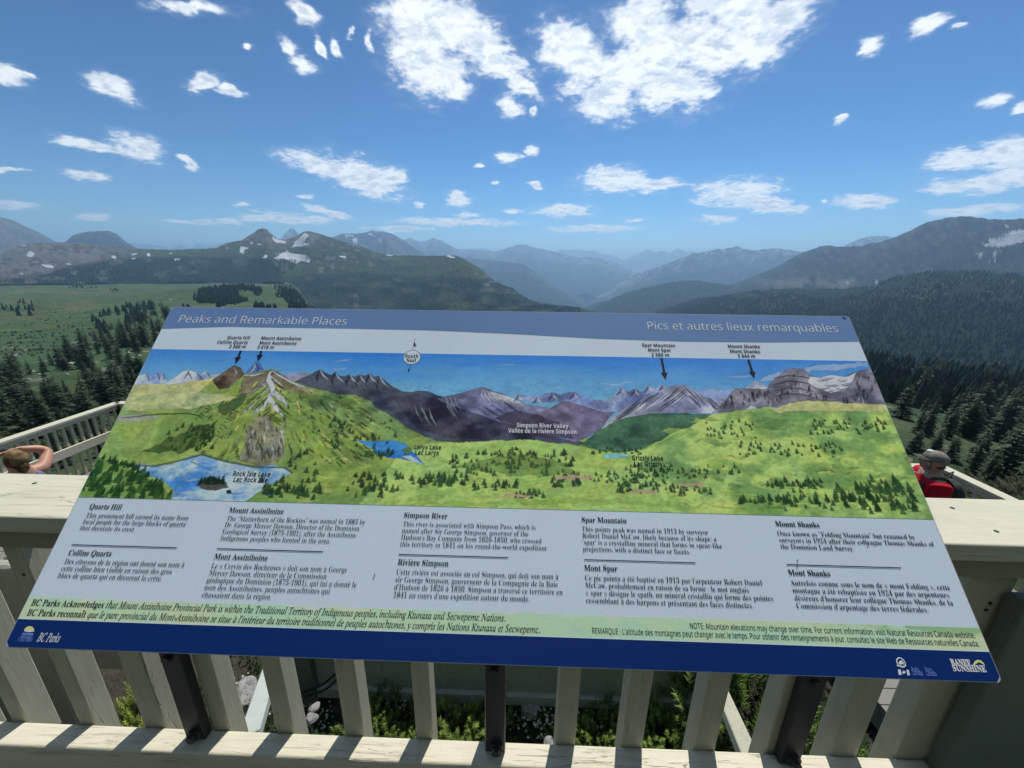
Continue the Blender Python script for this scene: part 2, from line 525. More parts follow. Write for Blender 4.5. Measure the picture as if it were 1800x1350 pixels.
k = (smooth(n1, 0.50, 0.68) * (0.55 + 0.45 * (RR < 260)))[..., None] * 0.9; c = c * (1 - k) + dry * k
n5 = fbm(GX / 75, GY / 60, 6, 121, 0.62); k = smooth(n5, 0.46, 0.62)[..., None] * 0.65; c = c * (1 - k) + deep * k
k = (smooth(n3 + 0.4 * (n2 - .5), 0.50, 0.62) * smooth(RR, 40, 160))[..., None] * 0.75; c = c * (1 - k) + deep * k
k = (smooth(fbm(GX / 5, GY / 5, 5, 77), 0.68, 0.74) * (RR < 260) * (RR > 30))[..., None] * 0.8; c = c * (1 - k) + scree * k
right = (smooth(np.degrees(AA), -30, -22) * smooth(RR, 12, 200))[..., None] * 0.80
c = c * (1 - right) + (forest * (0.7 + 0.6 * n2[..., None])) * right
# near garden: bare gravelly soil between the shrubs
k = (1 - smooth(RR, 5, 11))[..., None]; c = c * (1 - k) + (np.array([0.10, 0.088, 0.066]) * (0.5 + n2[..., None])) * k
k = (smooth(np.abs(np.degrees(AA)), 100, 125) * smooth(RR, 8, 25))[..., None]; c = c * (1 - k) + forest * (0.7 + 0.6 * n2[..., None]) * k  # unseen slope behind coloured dark to cut light from there
# river bars in the far valley
rv = np.exp(-((np.degrees(AA) - 10.2 - 1.2 * np.sin(RR / 900.0)) / 0.5) ** 2) * smooth(RR, 4500, 5500) * (1 - smooth(RR, 7000, 8000)) * (fbm(GX / 150, GY / 150, 3, 5) > 0.5)
c = c * (1 - rv[..., None]) + np.array([0.4, 0.4, 0.36]) * rv[..., None]
me = grid_mesh('ground', np.stack([GX, GY, GZ], -1), c)
M_GROUND, _nt, _p = principled('meadow_ground', (0.1, 0.15, 0.06), 0.95, 0.1)
_at = _nt.add('ShaderNodeVertexColor', layer_name='Col').outputs[0]
_co = _nt.add('ShaderNodeTexCoord').outputs['Object']
_f = _nt.math('MULTIPLY', _nt.maprange(_nt.noise(_co, 0.9, 8.0, 0.7), 0.25, 0.75, 0.55, 1.45), _nt.maprange(_nt.noise(_co, 0.06, 5.0, 0.6), 0.3, 0.7, 0.75, 1.2))
_mul = _nt.add('ShaderNodeVectorMath', operation='SCALE'); _nt.link(_at, _mul.inputs[0]); _nt.link(_f, _mul.inputs['Scale'])
_nt.link(_mul.outputs[0], _p.inputs['Base Color'])
bump(_nt, _p, _nt.noise(_co, 2.2, 8.0, 0.75), 0.9, 0.25)
g = mesh_obj('ground', me, M_GROUND, None, True)
tag(g, kind='structure')

# ------------------------------------------------------------------ mountains
RIDGES = {}
GRASS = np.array([0.074, 0.110, 0.042]); ROCK = np.array([0.21, 0.195, 0.175]); ROCKD = np.array([0.055, 0.055, 0.062])
WOODS = np.array([0.020, 0.038, 0.025]); SNOW = np.array([0.90, 0.92, 0.95]); ALP = np.array([0.074, 0.100, 0.045])


def lerp(a, b, k):
    k = np.asarray(k)[..., None]
    return a * (1 - k) + b * k


def ridge(name, pts, dist, base, depth=0.4, p=1.25, paint=None, step=3.0, rows=60, seed=1, amp=0.12, jag=1.2, nscale=None, mat=None, back=0.35):
    """a mountain whose crest runs through the listed bearings (given as picture columns and rows) at the given range"""
    xs = np.arange(pts[0][0], pts[-1][0] + step, step)
    ys = np.interp(xs, [q[0] for q in pts], [q[1] for q in pts])
    ys = ys + (fbm(xs / 14.0, xs * 0 + seed, 4, seed) - 0.5) * 2 * jag + (fbm(xs / 4.0, xs * 0 + seed, 2, seed + 3) - 0.5) * jag * 0.7
    D = np.interp(xs, [q[0] for q in dist], [q[1] for q in dist]) if isinstance(dist, list) else np.full_like(xs, dist)
    by = np.interp(xs, [q[0] for q in base], [q[1] for q in base]) if isinstance(base, list) else np.full_like(xs, base)
    rays = np.array([ray(a, b) for a, b in zip(xs, ys)])
    h = np.hypot(rays[:, 0], rays[:, 1]); ux, uy, tc_ = rays[:, 0] / h, rays[:, 1] / h, rays[:, 2] / h
    rb = np.array([ray(a, b) for a, b in zip(xs, by)]); tb = rb[:, 2] / np.hypot(rb[:, 0], rb[:, 1])
    zc_ = D * tc_; zb = D * (1 - depth) * tb
    t = np.linspace(0, 1, rows)[:, None] ** 1.15
    dd = D * (1 - depth * t)
    X, Y = ux * dd, uy * dd
    Hh = np.maximum(np.abs(zc_ - zb), 5)
    Z = zb + (zc_ - zb) * (1 - t) ** p
    s = nscale or float(np.mean(Hh)) * 0.7
    wob = (fbm(X / (2.5 * s), Y / (2.5 * s), 3, seed + 50) - 0.5) * 2.2 * s
    nz = ridged((X + wob) / s, (Y - wob) / s, 6, seed) - 0.42
    env = np.minimum(1, t * 5) * (1 - 0.5 * t)
    Z = Z + nz * amp * Hh * env * 2
    # keep the slopes from rising above the crest line
    lim = (tc_ - 0.0006 * np.minimum(1, t * 40)) * dd
    Z = np.minimum(Z, np.where(t > 0, lim, Z))
    tb2 = np.linspace(0.12, 1, 7)[::-1][:, None]
    db = D * (1 + back * tb2)
    Xb, Yb = ux * db, uy * db
    Zb = zc_ + (np.minimum(zb, zc_ - 30) - zc_) * tb2 * 0.9
    P = np.concatenate([np.stack([Xb, Yb, Zb + CAM[2]], -1), np.stack([X, Y, Z + CAM[2]], -1)], 0)
    PX, PY = project(P)
    tt = np.concatenate([np.zeros_like(tb2), t]) * np.ones_like(xs)
    dz_r = np.gradient(P[..., 2], axis=0); steep = np.clip(np.abs(dz_r) / (np.abs(np.gradient(np.hypot(P[..., 0], P[..., 1]), axis=0)) + 1e-3), 0, 3)
    nn = np.concatenate([np.zeros((7, len(xs))), nz], 0)
    cols = paint(PX, PY, tt, P, nn, steep)
    me = grid_mesh(name, P, cols)
    o = mesh_obj(name, me, mat, None, True)
    tag(o, kind='structure')
    RIDGES[name] = (P, cols, tt, PX, PY)
    return o


def mat_for(dist_m):
    return attr_material('mountain_rock_and_woods', 22.0 / dist_m * 10, 0.45, 50.0 / dist_m * 10, dist_m * 0.010, 1.0)


def blobs(PX, PY, lst, seed=0):
    m = np.zeros(PX.shape)
    wx = (fbm(PX / 9, PY / 5, 3, seed + 1) - .5) * 7; wy = (fbm(PX / 9, PY / 5, 3, seed + 9) - .5) * 4
    for (x, y, a, b, r) in lst:
        ca, sa = math.cos(math.radians(r)), math.sin(math.radians(r))
        dx, dy = PX + wx - x, PY + wy - y
        u, v = dx * ca + dy * sa, -dx * sa + dy * ca
        m = np.maximum(m, ((u / (a * .8)) ** 2 + (v / (b * .72)) ** 2 < 1).astype(float))
    return m


def polys(PX, PY, lst, seed=0):
    m = np.zeros(PX.shape, bool)
    wx = (fbm(PX / 8, PY / 5, 3, seed + 1) - .5) * 6; wy = (fbm(PX / 8, PY / 5, 3, seed + 9) - .5) * 3
    for q in lst: m |= in_poly(PX + wx, PY + wy, q)
    return m.astype(float)


def paint_far(PX, PY, t, P, nn, st):
    c = lerp(ROCKD, ROCK * 1.25, smooth(nn + .8 * (fbm((PX + .7 * PY) / 6, PY / 14, 4, 7) - .5), -0.1, 0.3))  # pale ribs and dark gullies: light and shade put into the colour
    return lerp(c, SNOW * 0.8, 0.55 * smooth(fbm(PX / 5, PY / 3, 4, 8), 0.60, 0.66) * (1 - smooth(t, 0.15, 0.5)))


def paint_mid(PX, PY, t, P, nn, st):
    c = lerp(ROCKD * 0.6, ROCK * 1.25, smooth(nn + 0.9 * (fbm((PX + 0.8 * PY) / 7, PY / 15, 5, 4) - .5), -0.15, 0.35))  # lit faces and shaded gullies put into the rock colour
    k = smooth(t + 0.5 * (fbm(PX / 16, PY / 10, 4, 14) - 0.5), 0.28, 0.5)
    c = lerp(c, WOODS * 1.3, 0.85 * k)
    return lerp(c, SNOW * 0.8, 0.7 * smooth(fbm(PX / 6, PY / 2.5, 4, 18), 0.62, 0.67) * (1 - smooth(t, 0.05, 0.3)))


ridge('far_peaks', [(-120, 452), (0, 440), (150, 440), (230, 427), (250, 429), (282, 432), (300, 437), (315, 428), (336, 436), (347, 426), (372, 432), (398, 425), (430, 430), (470, 428), (560, 430), (600, 430), (700, 432), (800, 440), (815, 437), (830, 436), (870, 440), (900, 447), (940, 452), (970, 446), (988, 439), (1000, 441), (1018, 439), (1033, 441), (1046, 440), (1058, 447), (1075, 448),
                    (1098, 457), (1120, 448), (1141, 437), (1150, 443), (1162, 441), (1178, 445), (1190, 436), (1208, 444), (1213, 447), (1216, 439), (1223, 446), (1250, 438), (1264, 439), (1290, 445), (1400, 446), (1480, 446), (1600, 450)],
      14000, 492, 0.25, 1.2, paint_far, 2.0, 40, 3, 0.16, 2.2, mat=mat_for(14000))
ridge('distant_horn', [(470, 436), (484, 430), (494, 420), (503, 408), (511, 401), (517, 403), (524, 411), (532, 419), (545, 428), (560, 436)], 7200, 450, 0.15, 1.0, paint_far, 1.0, 40, 4, 0.10, 0.6, mat=mat_for(7000))
ridge('pale_peak', [(1440, 450), (1465, 440), (1485, 431), (1510, 420), (1530, 415), (1556, 415), (1600, 424), (1640, 440)], 7600, 470, 0.2, 1.1, paint_far, 1.5, 40, 6, 0.12, 0.7, mat=mat_for(7000))
ridge('blue_range', [(560, 432), (585, 430), (640, 425), (700, 424), (722, 417), (735, 424), (747, 425), (760, 419), (773, 421), (800, 436), (812, 440), (840, 440), (870, 443), (885, 438), (905, 432), (922, 429), (950, 437), (980, 445), (1015, 452), (1035, 452),
                     (1065, 455), (1095, 467), (1120, 478), (1160, 492), (1200, 505)], 8800, [(560, 500), (900, 520), (1200, 535)], 0.38, 1.15, paint_mid, 2.0, 80, 5, 0.26, 2.3, mat=mat_for(8800))
ridge('long_range', [(1020, 540), (1060, 515), (1085, 500), (1120, 481), (1180, 460), (1220, 445), (1250, 441), (1272, 437), (1296, 432), (1306, 437), (1325, 440), (1365, 436), (1400, 441), (1420, 444), (1480, 446), (1600, 448)],
      [(1020, 6000), (1600, 7400)], [(1020, 548), (1250, 530), (1600, 540)], 0.35, 1.1, paint_mid, 2.0, 80, 9, 0.28, 2.0, mat=mat_for(6500))
ridge('valley_spur', [(740, 470), (800, 452), (850, 456), (880, 458), (900, 462), (922, 465), (950, 485), (980, 505), (1008, 522), (1040, 545)],
      [(740, 5600), (1040, 4600)], [(740, 530), (1040, 556)], 0.30, 1.1,
      lambda PX, PY, t, P, nn, st: lerp(lerp(ROCKD, ROCK * .8, smooth(nn, 0, .4)), WOODS * 1.2, smooth(t + .4 * (fbm(PX / 14, PY / 8, 3, 2) - .5), .1, .3)), 2.0, 50, 12, 0.14, 0.7, mat=mat_for(7000))
ridge('blue_peak', [(520, 440), (560, 425), (586, 417), (602, 410), (632, 410), (645, 408), (655, 405), (675, 408), (692, 412), (712, 424), (730, 437), (747, 447), (780, 465), (830, 500)],
      5200, [(520, 470), (830, 530)], 0.3, 1.15,
      lambda PX, PY, t, P, nn, st: lerp(lerp(ROCKD, ROCK, smooth(nn + .25 * (fbm(PX / 6, PY / 12, 3, 6) - .5), -.1, .35)), SNOW, blobs(PX, PY, [(625, 422, 5, 4, -60), (668, 423, 5, 3, 0), (652, 412, 8, 1.5, 10), (612, 414, 10, 1.6, 0)], 3)), 1.5, 80, 15, 0.26, 1.7, mat=mat_for(5200))


def paint_left_far(PX, PY, t, P, nn, st):
    c = lerp(ROCK * 0.8, ROCK * 1.25, smooth(nn + .3 * (fbm(PX / 20, PY / 4, 4, 6) - .5), -.15, .3))
    return c


ridge('rounded_mountain', [(-320, 395), (-160, 372), (-60, 374), (0, 381), (20, 386), (50, 400), (75, 412), (100, 426), (160, 440), (230, 452)],
      5600, 470, 0.3, 1.1, paint_left_far, 2.5, 60, 17, 0.2, 0.6, mat=mat_for(6500))
ridge('mesa', [(60, 445), (100, 430), (115, 425), (128, 413), (155, 407), (190, 406), (205, 411), (220, 424), (240, 437), (290, 446), (330, 455)],
      4700, 465, 0.25, 1.3,
      lambda PX, PY, t, P, nn, st: lerp(lerp(ROCKD * .9, ROCK * .8, smooth(nn, -.1, .35)), WOODS * 1.6, .7 * smooth(t, .1, .35)), 1.5, 50, 19, 0.2, 0.7, mat=mat_for(5200))


def paint_quartz(PX, PY, t, P, nn, st):
    f1 = fbm(PX / 26, PY / 10, 5, 61); f2 = fbm(PX / 9, PY / 5, 4, 62)
    c = lerp(GRASS * 0.95, ALP, smooth(f1, 0.4, 0.6))
    # bare rock: left shoulder and the two summits
    rk = smooth(-PX, -330, -150) * (PY < 500)
    rk = np.maximum(rk, smooth(PX, 395, 440) * (1 - smooth(PX, 545, 600)) * (1 - smooth(PY + 14 * (f2 - .5), 418, 442)))
    rk = np.maximum(rk, smooth(f2 + 0.25 * nn, 0.66, 0.76) * (PX < 700) * (PY < 480) * 0.8)
    cl = np.exp(-((PX - 865) / 40) ** 2 - ((PY - 492) / 18) ** 2); rk = np.maximum(rk, np.clip(cl * 1.3, 0, 1) * smooth(f2, .35, .55))
    rockc = lerp(ROCK * 0.62, ROCK * 1.2, smooth(f2 + 0.5 * nn, 0.35, 0.65))
    c = lerp(c, rockc, np.clip(rk, 0, 1))
    # woods: dark belt below, and the wooded spur running right
    line = np.interp(PX, [-60, 0, 60, 120, 200, 300, 400, 470, 500, 560, 640, 720, 800, 860, 920, 1010], [500, 492, 484, 468, 452, 449, 449, 452, 486, 480, 476, 484, 484, 488, 504, 532])
    wd = smooth(PY + 10 * (f1 - 0.5) + 6 * (f2 - .5), line - 2, line + 5)
    open_ = smooth(f1 + 0.2 * (f2 - .5), 0.56, 0.66) * (PX > 470) * 0.8 + smooth(f1, 0.6, 0.68) * (PX <= 470) * 0.7
    c = lerp(c, WOODS * (0.8 + 0.8 * f2[..., None]), wd * (1 - open_))
    grn = blobs(PX, PY, [(810, 534, 40, 5, 0), (520, 470, 30, 6, -10), (700, 460, 40, 8, 10)], 5) * 0.7
    c = lerp(c, np.array([0.10, 0.15, 0.06]), grn)
    scar = polys(PX, PY, [[(622, 515), (628, 516), (632, 545), (620, 545)], [(485, 520), (505, 500), (515, 520), (500, 545), (480, 548)]], 3) * 0.6
    c = lerp(c, ROCK * 0.9, scar)
    sn = polys(PX, PY, [[(478, 415), (484, 420), (502, 424), (500, 428), (482, 425)], [(536, 409), (544, 414), (531, 425), (546, 430), (530, 433), (513, 435), (522, 422)],
                        [(481, 455), (492, 447), (505, 441), (508, 445), (520, 446), (545, 450), (544, 457), (528, 459), (520, 463), (500, 454), (490, 456)],
                        [(424, 433), (432, 435), (426, 446), (421, 442)]], 31)
    sn = np.maximum(sn, blobs(PX, PY, [(603, 451, 7, 2, 8), (685, 449, 7, 1.6, 0), (790, 450, 13, 2.6, 20), (466, 450, 5, 3, -30), (398, 437, 4, 2, 0), (54, 447, 8, 6, 20), (85, 468, 13, 4, 10), (200, 452, 5, 3.6, 0), (262, 448, 5, 3, 0),
                                       (311, 456, 9, 2.6, 5), (236, 446, 7, 1.6, 0), (120, 464, 5, 2, 0), (37, 481, 4, 2, 0), (42, 432, 6, 1.5, 0), (440, 427, 4, 2, 0), (540, 459, 5, 3, 0), (436, 436, 3, 1.5, 0), (455, 430, 3, 1.5, 0), (300, 445, 4, 1.2, 0), (235, 455, 5, 1.4, 0)], 41))
    return lerp(c, SNOW, sn)


ridge('quartz_hill', [(-300, 470), (-150, 462), (-60, 455), (0, 447), (25, 435), (50, 428), (100, 426), (145, 427), (180, 432), (240, 437), (300, 439), (350, 437), (380, 436), (400, 427), (425, 422), (445, 410), (455, 403), (461, 401), (469, 402), (474, 408), (480, 413), (486, 419),
                      (500, 421), (520, 415), (533, 408), (543, 406), (565, 412), (600, 424), (630, 432), (665, 445), (700, 449), (750, 450), (780, 449), (800, 449), (812, 453), (825, 461), (850, 476), (870, 494), (885, 502), (900, 506), (915, 518), (930, 532), (950, 540), (1015, 549), (1060, 560)],
      [(-300, 2500), (380, 2350), (540, 2050), (800, 1600), (1060, 1200)], [(-300, 500), (480, 498), (490, 520), (560, 556), (1060, 590)], 0.36, 1.15, paint_quartz, 1.5, 150, 23, 0.12, 0.9, nscale=115, mat=mat_for(1900))


def paint_big(PX, PY, t, P, nn, st):
    f2 = fbm(PX / 12, PY / 9, 5, 71); f1 = fbm(PX / 40, PY / 7, 4, 73)
    c = lerp(ROCKD * 0.28, ROCK * 0.46, smooth(f2 * .6 + .5 * fbm((PX - 0.7 * PY) / 6, PY / 16, 5, 78) + 0.45 * nn, 0.42, 0.82))  # gully shading put into the colour, paler on the ribs
    c = lerp(c, WOODS * 1.2, 0.8 * smooth(PY + 30 * (f1 - .5), 455, 478) * (1 - smooth(f2, .55, .65)))
    sc = np.clip(np.exp(-((PX - 1410) / 60) ** 2 - ((PY - 497) / 9) ** 2) + np.exp(-((PX - 1490) / 28) ** 2 - ((PY - 500) / 9) ** 2), 0, 1)
    c = lerp(c, ROCK * 1.15, sc * smooth(f2, .3, .5))
    sn = polys(PX, PY, [[(1722, 431), (1742, 428), (1735, 424), (1762, 416), (1780, 406), (1830, 400), (1860, 405), (1830, 420), (1800, 424), (1770, 432), (1748, 434)]], 51)
    sn = np.maximum(sn, blobs(PX, PY, [(1724, 447, 9, 3, 0), (1750, 447, 15, 3.4, -5), (1745, 459, 8, 2.2, 0), (1770, 398, 5, 3, 60), (1730, 430, 14, 2, 0)], 52))
    tan = blobs(PX, PY, [(1790, 424, 30, 5, -15)], 55) * .6
    c = lerp(c, np.array([.30, .25, .20]), tan)
    sn = np.maximum(sn, blobs(PX, PY, [(1540, 497, 4, 5, 60), (1490, 498, 6, 3, 50)], 58) * .6)
    return lerp(c, SNOW * .95, sn)


ridge('dark_massif', [(1270, 508), (1295, 497), (1350, 475), (1400, 450), (1430, 437), (1455, 431), (1485, 434), (1515, 432), (1530, 427), (1550, 425), (1580, 415), (1596, 406), (1610, 400), (1632, 390), (1650, 385), (1690, 380), (1720, 382), (1745, 386), (1770, 386), (1800, 384), (1860, 378), (1960, 400), (2100, 430)],
      [(1270, 3500), (1800, 2850), (2100, 2850)], [(1270, 520), (2100, 530)], 0.36, 1.3, paint_big, 1.5, 110, 27, 0.20, 1.7, mat=mat_for(4800))
ridge('wooded_hill', [(1020, 562), (1045, 547), (1075, 527), (1100, 515), (1140, 505), (1180, 496), (1205, 494), (1225, 494), (1270, 500), (1300, 504), (1330, 508), (1400, 520), (1500, 545)],
      3000, 585, 0.3, 1.2,
      lambda PX, PY, t, P, nn, st: WOODS * (0.75 + 0.7 * fbm(PX / 7, PY / 4, 4, 81))[..., None], 1.5, 60, 29, 0.08, 0.6, mat=mat_for(3000))


def paint_near_ridge(PX, PY, t, P, nn, st):
    f1 = fbm(PX / 30, PY / 9, 5, 91); f2 = fbm(PX / 8, PY / 5, 4, 93)
    c = WOODS * (0.7 + 0.8 * f2)[..., None]
    op = smooth(f1, 0.50, 0.60) * (1 - smooth(PY, 515, 545)) * 0.8
    c = lerp(c, np.array([0.085, 0.115, 0.055]), op)
    k = smooth(f1 + 0.3 * (f2 - .5), 0.56, 0.66) * (PX < 1560) * (PX > 1180) * (1 - smooth(PY, 535, 560)) * 0.6
    return lerp(c, ROCK * 0.55, k)


ridge('forest_ridge', [(1150, 560), (1182, 547), (1220, 532), (1280, 520), (1325, 511), (1375, 509), (1450, 508), (1500, 507), (1540, 502), (1575, 487), (1610, 480), (1650, 477), (1720, 478), (1800, 485), (1900, 488), (2100, 500)],
      [(1150, 1900), (1600, 1350), (2100, 1250)], [(1150, 620), (1500, 690), (2100, 720)], 0.62, 1.05, paint_near_ridge, 2.0, 100, 33, 0.05, 0.6, nscale=220, mat=mat_for(1400))

# ------------------------------------------------------------------ the lookout railing
CZ = CAM[2]
CAP_Y0, CAP_Y1, CAP_Z = 0.750, 0.942, CZ - 0.58
CAP_T = 0.046
RAIL_Y0, RAIL_Y1, RAIL_Z = 0.777, 0.8425, CZ - 1.44
BAL_Y = 0.843
deck = empty('lookout_deck', (0, 0, 0))
tag(deck, kind='structure')
bm = bmesh.new()
for i in range(9):
    y = 0.74 - i * 0.145
    add_box(bm, (-3.2, y - 0.14, -0.04), (3.2, y, 0.0), 0.004, 1)
bm_obj('deck_planks', bm, M_DECK, deck)
bm = bmesh.new()
add_box(bm, (-3.2, 0.742, -0.28), (3.2, 0.785, -0.045), 0.004, 1)
bm_obj('rim_joist', bm, M_DECK, deck)

rail = empty('lookout_railing', (0, BAL_Y, 0.0),
             label='cream painted timber railing with a wide flat cap, right behind the tilted panorama sign', cat='railing')


def local(o, root):
    """keep world-space mesh in place under a root that is not at the origin"""
    o.matrix_parent_inverse = Matrix.Translation(-Vector(root.location))
    return o


bm = bmesh.new()
add_box(bm, (-2.9, CAP_Y0, CAP_Z - CAP_T), (2.9, CAP_Y1, CAP_Z), 0.005, 3)
local(bm_obj('cap_rail', bm, M_WOOD_X, rail), rail)
xe = at_drop(1692, 1335, 1.44)[0]
bm = bmesh.new()
add_box(bm, (-2.9, RAIL_Y0, RAIL_Z - 0.135), (xe, RAIL_Y1, RAIL_Z), 0.008, 4)
# a few nicks along the worn edge
for v in bm.verts:
    v.co.z += 0
local(bm_obj('bottom_rail', bm, M_WOOD_XP, rail), rail)
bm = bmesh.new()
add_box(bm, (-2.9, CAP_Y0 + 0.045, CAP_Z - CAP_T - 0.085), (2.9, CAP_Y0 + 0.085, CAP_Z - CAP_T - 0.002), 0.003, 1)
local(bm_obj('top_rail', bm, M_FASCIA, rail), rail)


def xrail(px, py):
    return at_y(px, py, BAL_Y)[0]


BALS = [(139, 165, 1271), (255, 292, 1280), (376, 405, 1285), (487, 518, 1290), (607, 640, 1295), (732, 761, 1300), (853, 884, 1305), (977, 1011, 1309), (1092, 1129, 1313), (1219, 1257, 1317), (1345, 1384, 1321), (1461, 1508, 1325), (1572, 1640, 1330)]
for i, (a, b, py) in enumerate(BALS):
    xa, xb = xrail(a, py), xrail(b, py)
    dep = 0.062
    bm = bmesh.new()
    add_box(bm, (xa, BAL_Y, RAIL_Z - 0.12), (xb, BAL_Y + dep, CAP_Z - CAP_T - 0.001), 0.004, 2)
    local(bm_obj('baluster', bm, M_WOOD_Z, rail), rail)
for k in range(6):
    for sx, x0 in ((-1, -1.62), (1, 1.78)):
        x = x0 + sx * 0.2 * k
        if abs(x) > 2.8: continue
        bm = bmesh.new()
        add_box(bm, (x - .025, BAL_Y, RAIL_Z - 0.12), (x + .025, BAL_Y + .07, CAP_Z - CAP_T - 0.001), 0.004, 1)
        local(bm_obj('baluster', bm, M_WOOD_Z, rail), rail)
# countersunk screws along the cap
for i in range(9):
    for yy in (CAP_Y0 + .05, CAP_Y1 - .05):
        x = -1.75 + i * 0.41 + .02 * math.sin(i * 3 + yy * 40)
        bm = bmesh.new(); add_tube(bm, [(x, yy, CAP_Z - .004), (x, yy, CAP_Z + .0012)], 0.0048, 10)
        local(bm_obj('screw', bm, M_BLACK, rail), rail)
# nail heads on the two end uprights
for px, py in ((22, 960), (42, 1010), (1764, 1008), (1740, 1060), (1733, 1072)):
    q = at_y(px, py, BAL_Y - 0.0005)
    bm = bmesh.new()
    add_tube(bm, [(q[0], BAL_Y - 0.0025, q[2]), (q[0], BAL_Y + 0.004, q[2])], 0.0045, 8)
    local(bm_obj('nail', bm, M_BLACK, rail), rail)

# stub panels that close the railing at both ends
LY = 1.30
lx, lz, lb = at_y(137, 1271, LY)[0], at_y(20, 997, LY)[2], at_y(137, 1285, LY)[2]
bm = bmesh.new()
add_box(bm, (lx - 0.75, LY, lb - 0.5), (lx, LY + 0.06, lz), 0.03, 3)
o = bm_obj('stub_wall', bm, M_WOOD_ZP)
tag(o, label='rough peeling grey board panel behind the railing at the lower left edge', cat='panel')
l2, l3, lb2 = at_y(150, 1200, LY + .08)[0], at_y(300, 1160, LY + .08)[0], at_y(200, 1178, LY + .08)[2]
bm = bmesh.new()
add_box(bm, (l2 - .15, LY + .08, lb2), (l3, LY + .13, lz - .02), 0.012, 2)
o = bm_obj('stub_wall', bm, M_WOOD_ZP)
tag(o, label='pale rough board between the first two balusters from the left, above the dark gap', cat='panel')
rx, rz_ = at_y(1648, 1330, 0.815)[0], at_y(1770, 1046, 0.82)[2]
bm = bmesh.new()
add_box(bm, (rx, 0.79, -0.02), (rx + 0.95, 0.835, rz_), 0.006, 2)
o = bm_obj('stub_wall', bm, M_DGREEN)
tag(o, label='dark green shaded board panel closing the railing at the lower right edge', cat='panel')

# ------------------------------------------------------------------ the panorama sign
SW = 1.95
SH = 0.4294 * SW
_t = CAM + np.array([-0.5275938, 0.57450749, -0.062041]) * SW
EX = np.array([1.0, 0.0, 0.00163]); EX /= np.linalg.norm(EX)
EY = -np.array([0.00502847, -0.67050461, -0.74188832]); EY -= EY.dot(EX) * EX; EY /= np.linalg.norm(EY)
EN = np.cross(EX, EY)


def pp(px, py):
    d = ray(px, py)
    s = ((_t - CAM) @ EN) / (d @ EN)
    q = CAM + d * s - _t
    return float(q @ EX), float(q @ EY)


sign = bpy.data.objects.new('panorama_sign', None); COL.objects.link(sign)
sign.matrix_world = Matrix(((EX[0], EY[0], EN[0], _t[0]), (EX[1], EY[1], EN[1], _t[1]), (EX[2], EY[2], EN[2], _t[2]), (0, 0, 0, 1)))
tag(sign, label='large tilted information sign with a painted mountain panorama and bilingual text', cat='sign')

WHITE_PX = (164, 178, 198)


def lin(v):
    v = np.asarray(v, float) / 255.0
    return np.where(v <= 0.04045, v / 12.92, ((v + 0.055) / 1.055) ** 2.4)


WL = lin(WHITE_PX)


def ink(r, g, b, w=0.80):
    """printed colour from how it looks next to the sign's own white"""
    return np.clip((lin((r, g, b)) / WL * 1.03 - 0.04) * w * np.array([1.03, 1.15, 1.40]), 0.003, 0.85)


def sign_print(name, color=None, attr=False):
    m, nt, p = principled(name, (0.5, 0.5, 0.5), 0.33, 0.36)
    co = nt.add('ShaderNodeTexCoord').outputs['Object']
    if attr:
        base = nt.add('ShaderNodeVertexColor', layer_name='Col').outputs[0]
    else:
        rgb = nt.add('ShaderNodeRGB'); rgb.outputs[0].default_value = (*color, 1); base = rgb.outputs[0]
    f = nt.maprange(nt.noise(co, 420.0, 2.0, 0.6), 0.3, 0.7, 0.93, 1.07)
    f = nt.math('MULTIPLY', f, nt.maprange(nt.noise(co, 3.0, 3.0, 0.6), 0.3, 0.7, 0.97, 1.03))
    mul = nt.add('ShaderNodeVectorMath', operation='SCALE'); nt.link(base, mul.inputs[0]); nt.link(f, mul.inputs['Scale'])
    nt.link(mul.outputs[0], p.inputs['Base Color'])
    bump(nt, p, nt.noise(co, 600.0, 2.0, 0.5), 0.10, 0.0006)
    return m


SP_WHITE = sign_print('sign_white', (0.73, 0.82, 0.90))
SP_HEAD = sign_print('sign_slate_blue', tuple(ink(82, 106, 142)))
SP_FOOT = sign_print('sign_navy', (0.004, 0.028, 0.165))
SP_DARK = sign_print('sign_ink', (0.012, 0.016, 0.03))
SP_NAVY = sign_print('sign_navy_ink', (0.018, 0.028, 0.065))
SP_LIGHT = sign_print('sign_pale_ink', tuple(ink(205, 222, 240, 0.52)))
SP_FAINT = sign_print('sign_faint_ink', tuple(ink(92, 118, 176)))
SP_ART = sign_print('sign_artwork', attr=True)
SP_ORANGE = sign_print('sign_orange_ink', tuple(ink(205, 165, 120)))
SP_LIME = sign_print('sign_lime_ink', tuple(ink(170, 180, 110)))
M_ALU, _, _ = principled('sign_edge_metal', (0.42, 0.43, 0.45), 0.4, 0.5)

# the plate with slightly rounded corners
bm = bmesh.new()
rc = 0.011
out = []
for cx_, cy_, a0 in ((SW - rc, -rc, 0), (rc, -rc, 90), (rc, -SH + rc, 180), (SW - rc, -SH + rc, 270)):
    for k in range(6):
        a = math.radians(a0 + 18 * k)
        out.append((cx_ + rc * math.cos(a), cy_ + rc * math.sin(a)))
top = [bm.verts.new((x, y, 0)) for x, y in out]
botv = [bm.verts.new((x, y, -0.006)) for x, y in out]
bm.faces.new(top); bm.faces.new(botv[::-1])
for i in range(len(out)):
    j = (i + 1) % len(out)
    bm.faces.new((top[j], top[i], botv[i], botv[j]))
bm_obj('plate', bm, M_ALU, sign)


def sheet(name, poly, z, mat):
    bm = bmesh.new()
    vs = [bm.verts.new((x, y, z)) for x, y in poly]
    f = bm.faces.new(vs)
    if f.normal.z < 0: f.normal_flip()
    bmesh.ops.triangulate(bm, faces=[f])
    me = bpy.data.meshes.new(name); bm.to_mesh(me); bm.free()
    return mesh_obj(name, me, mat, sign)


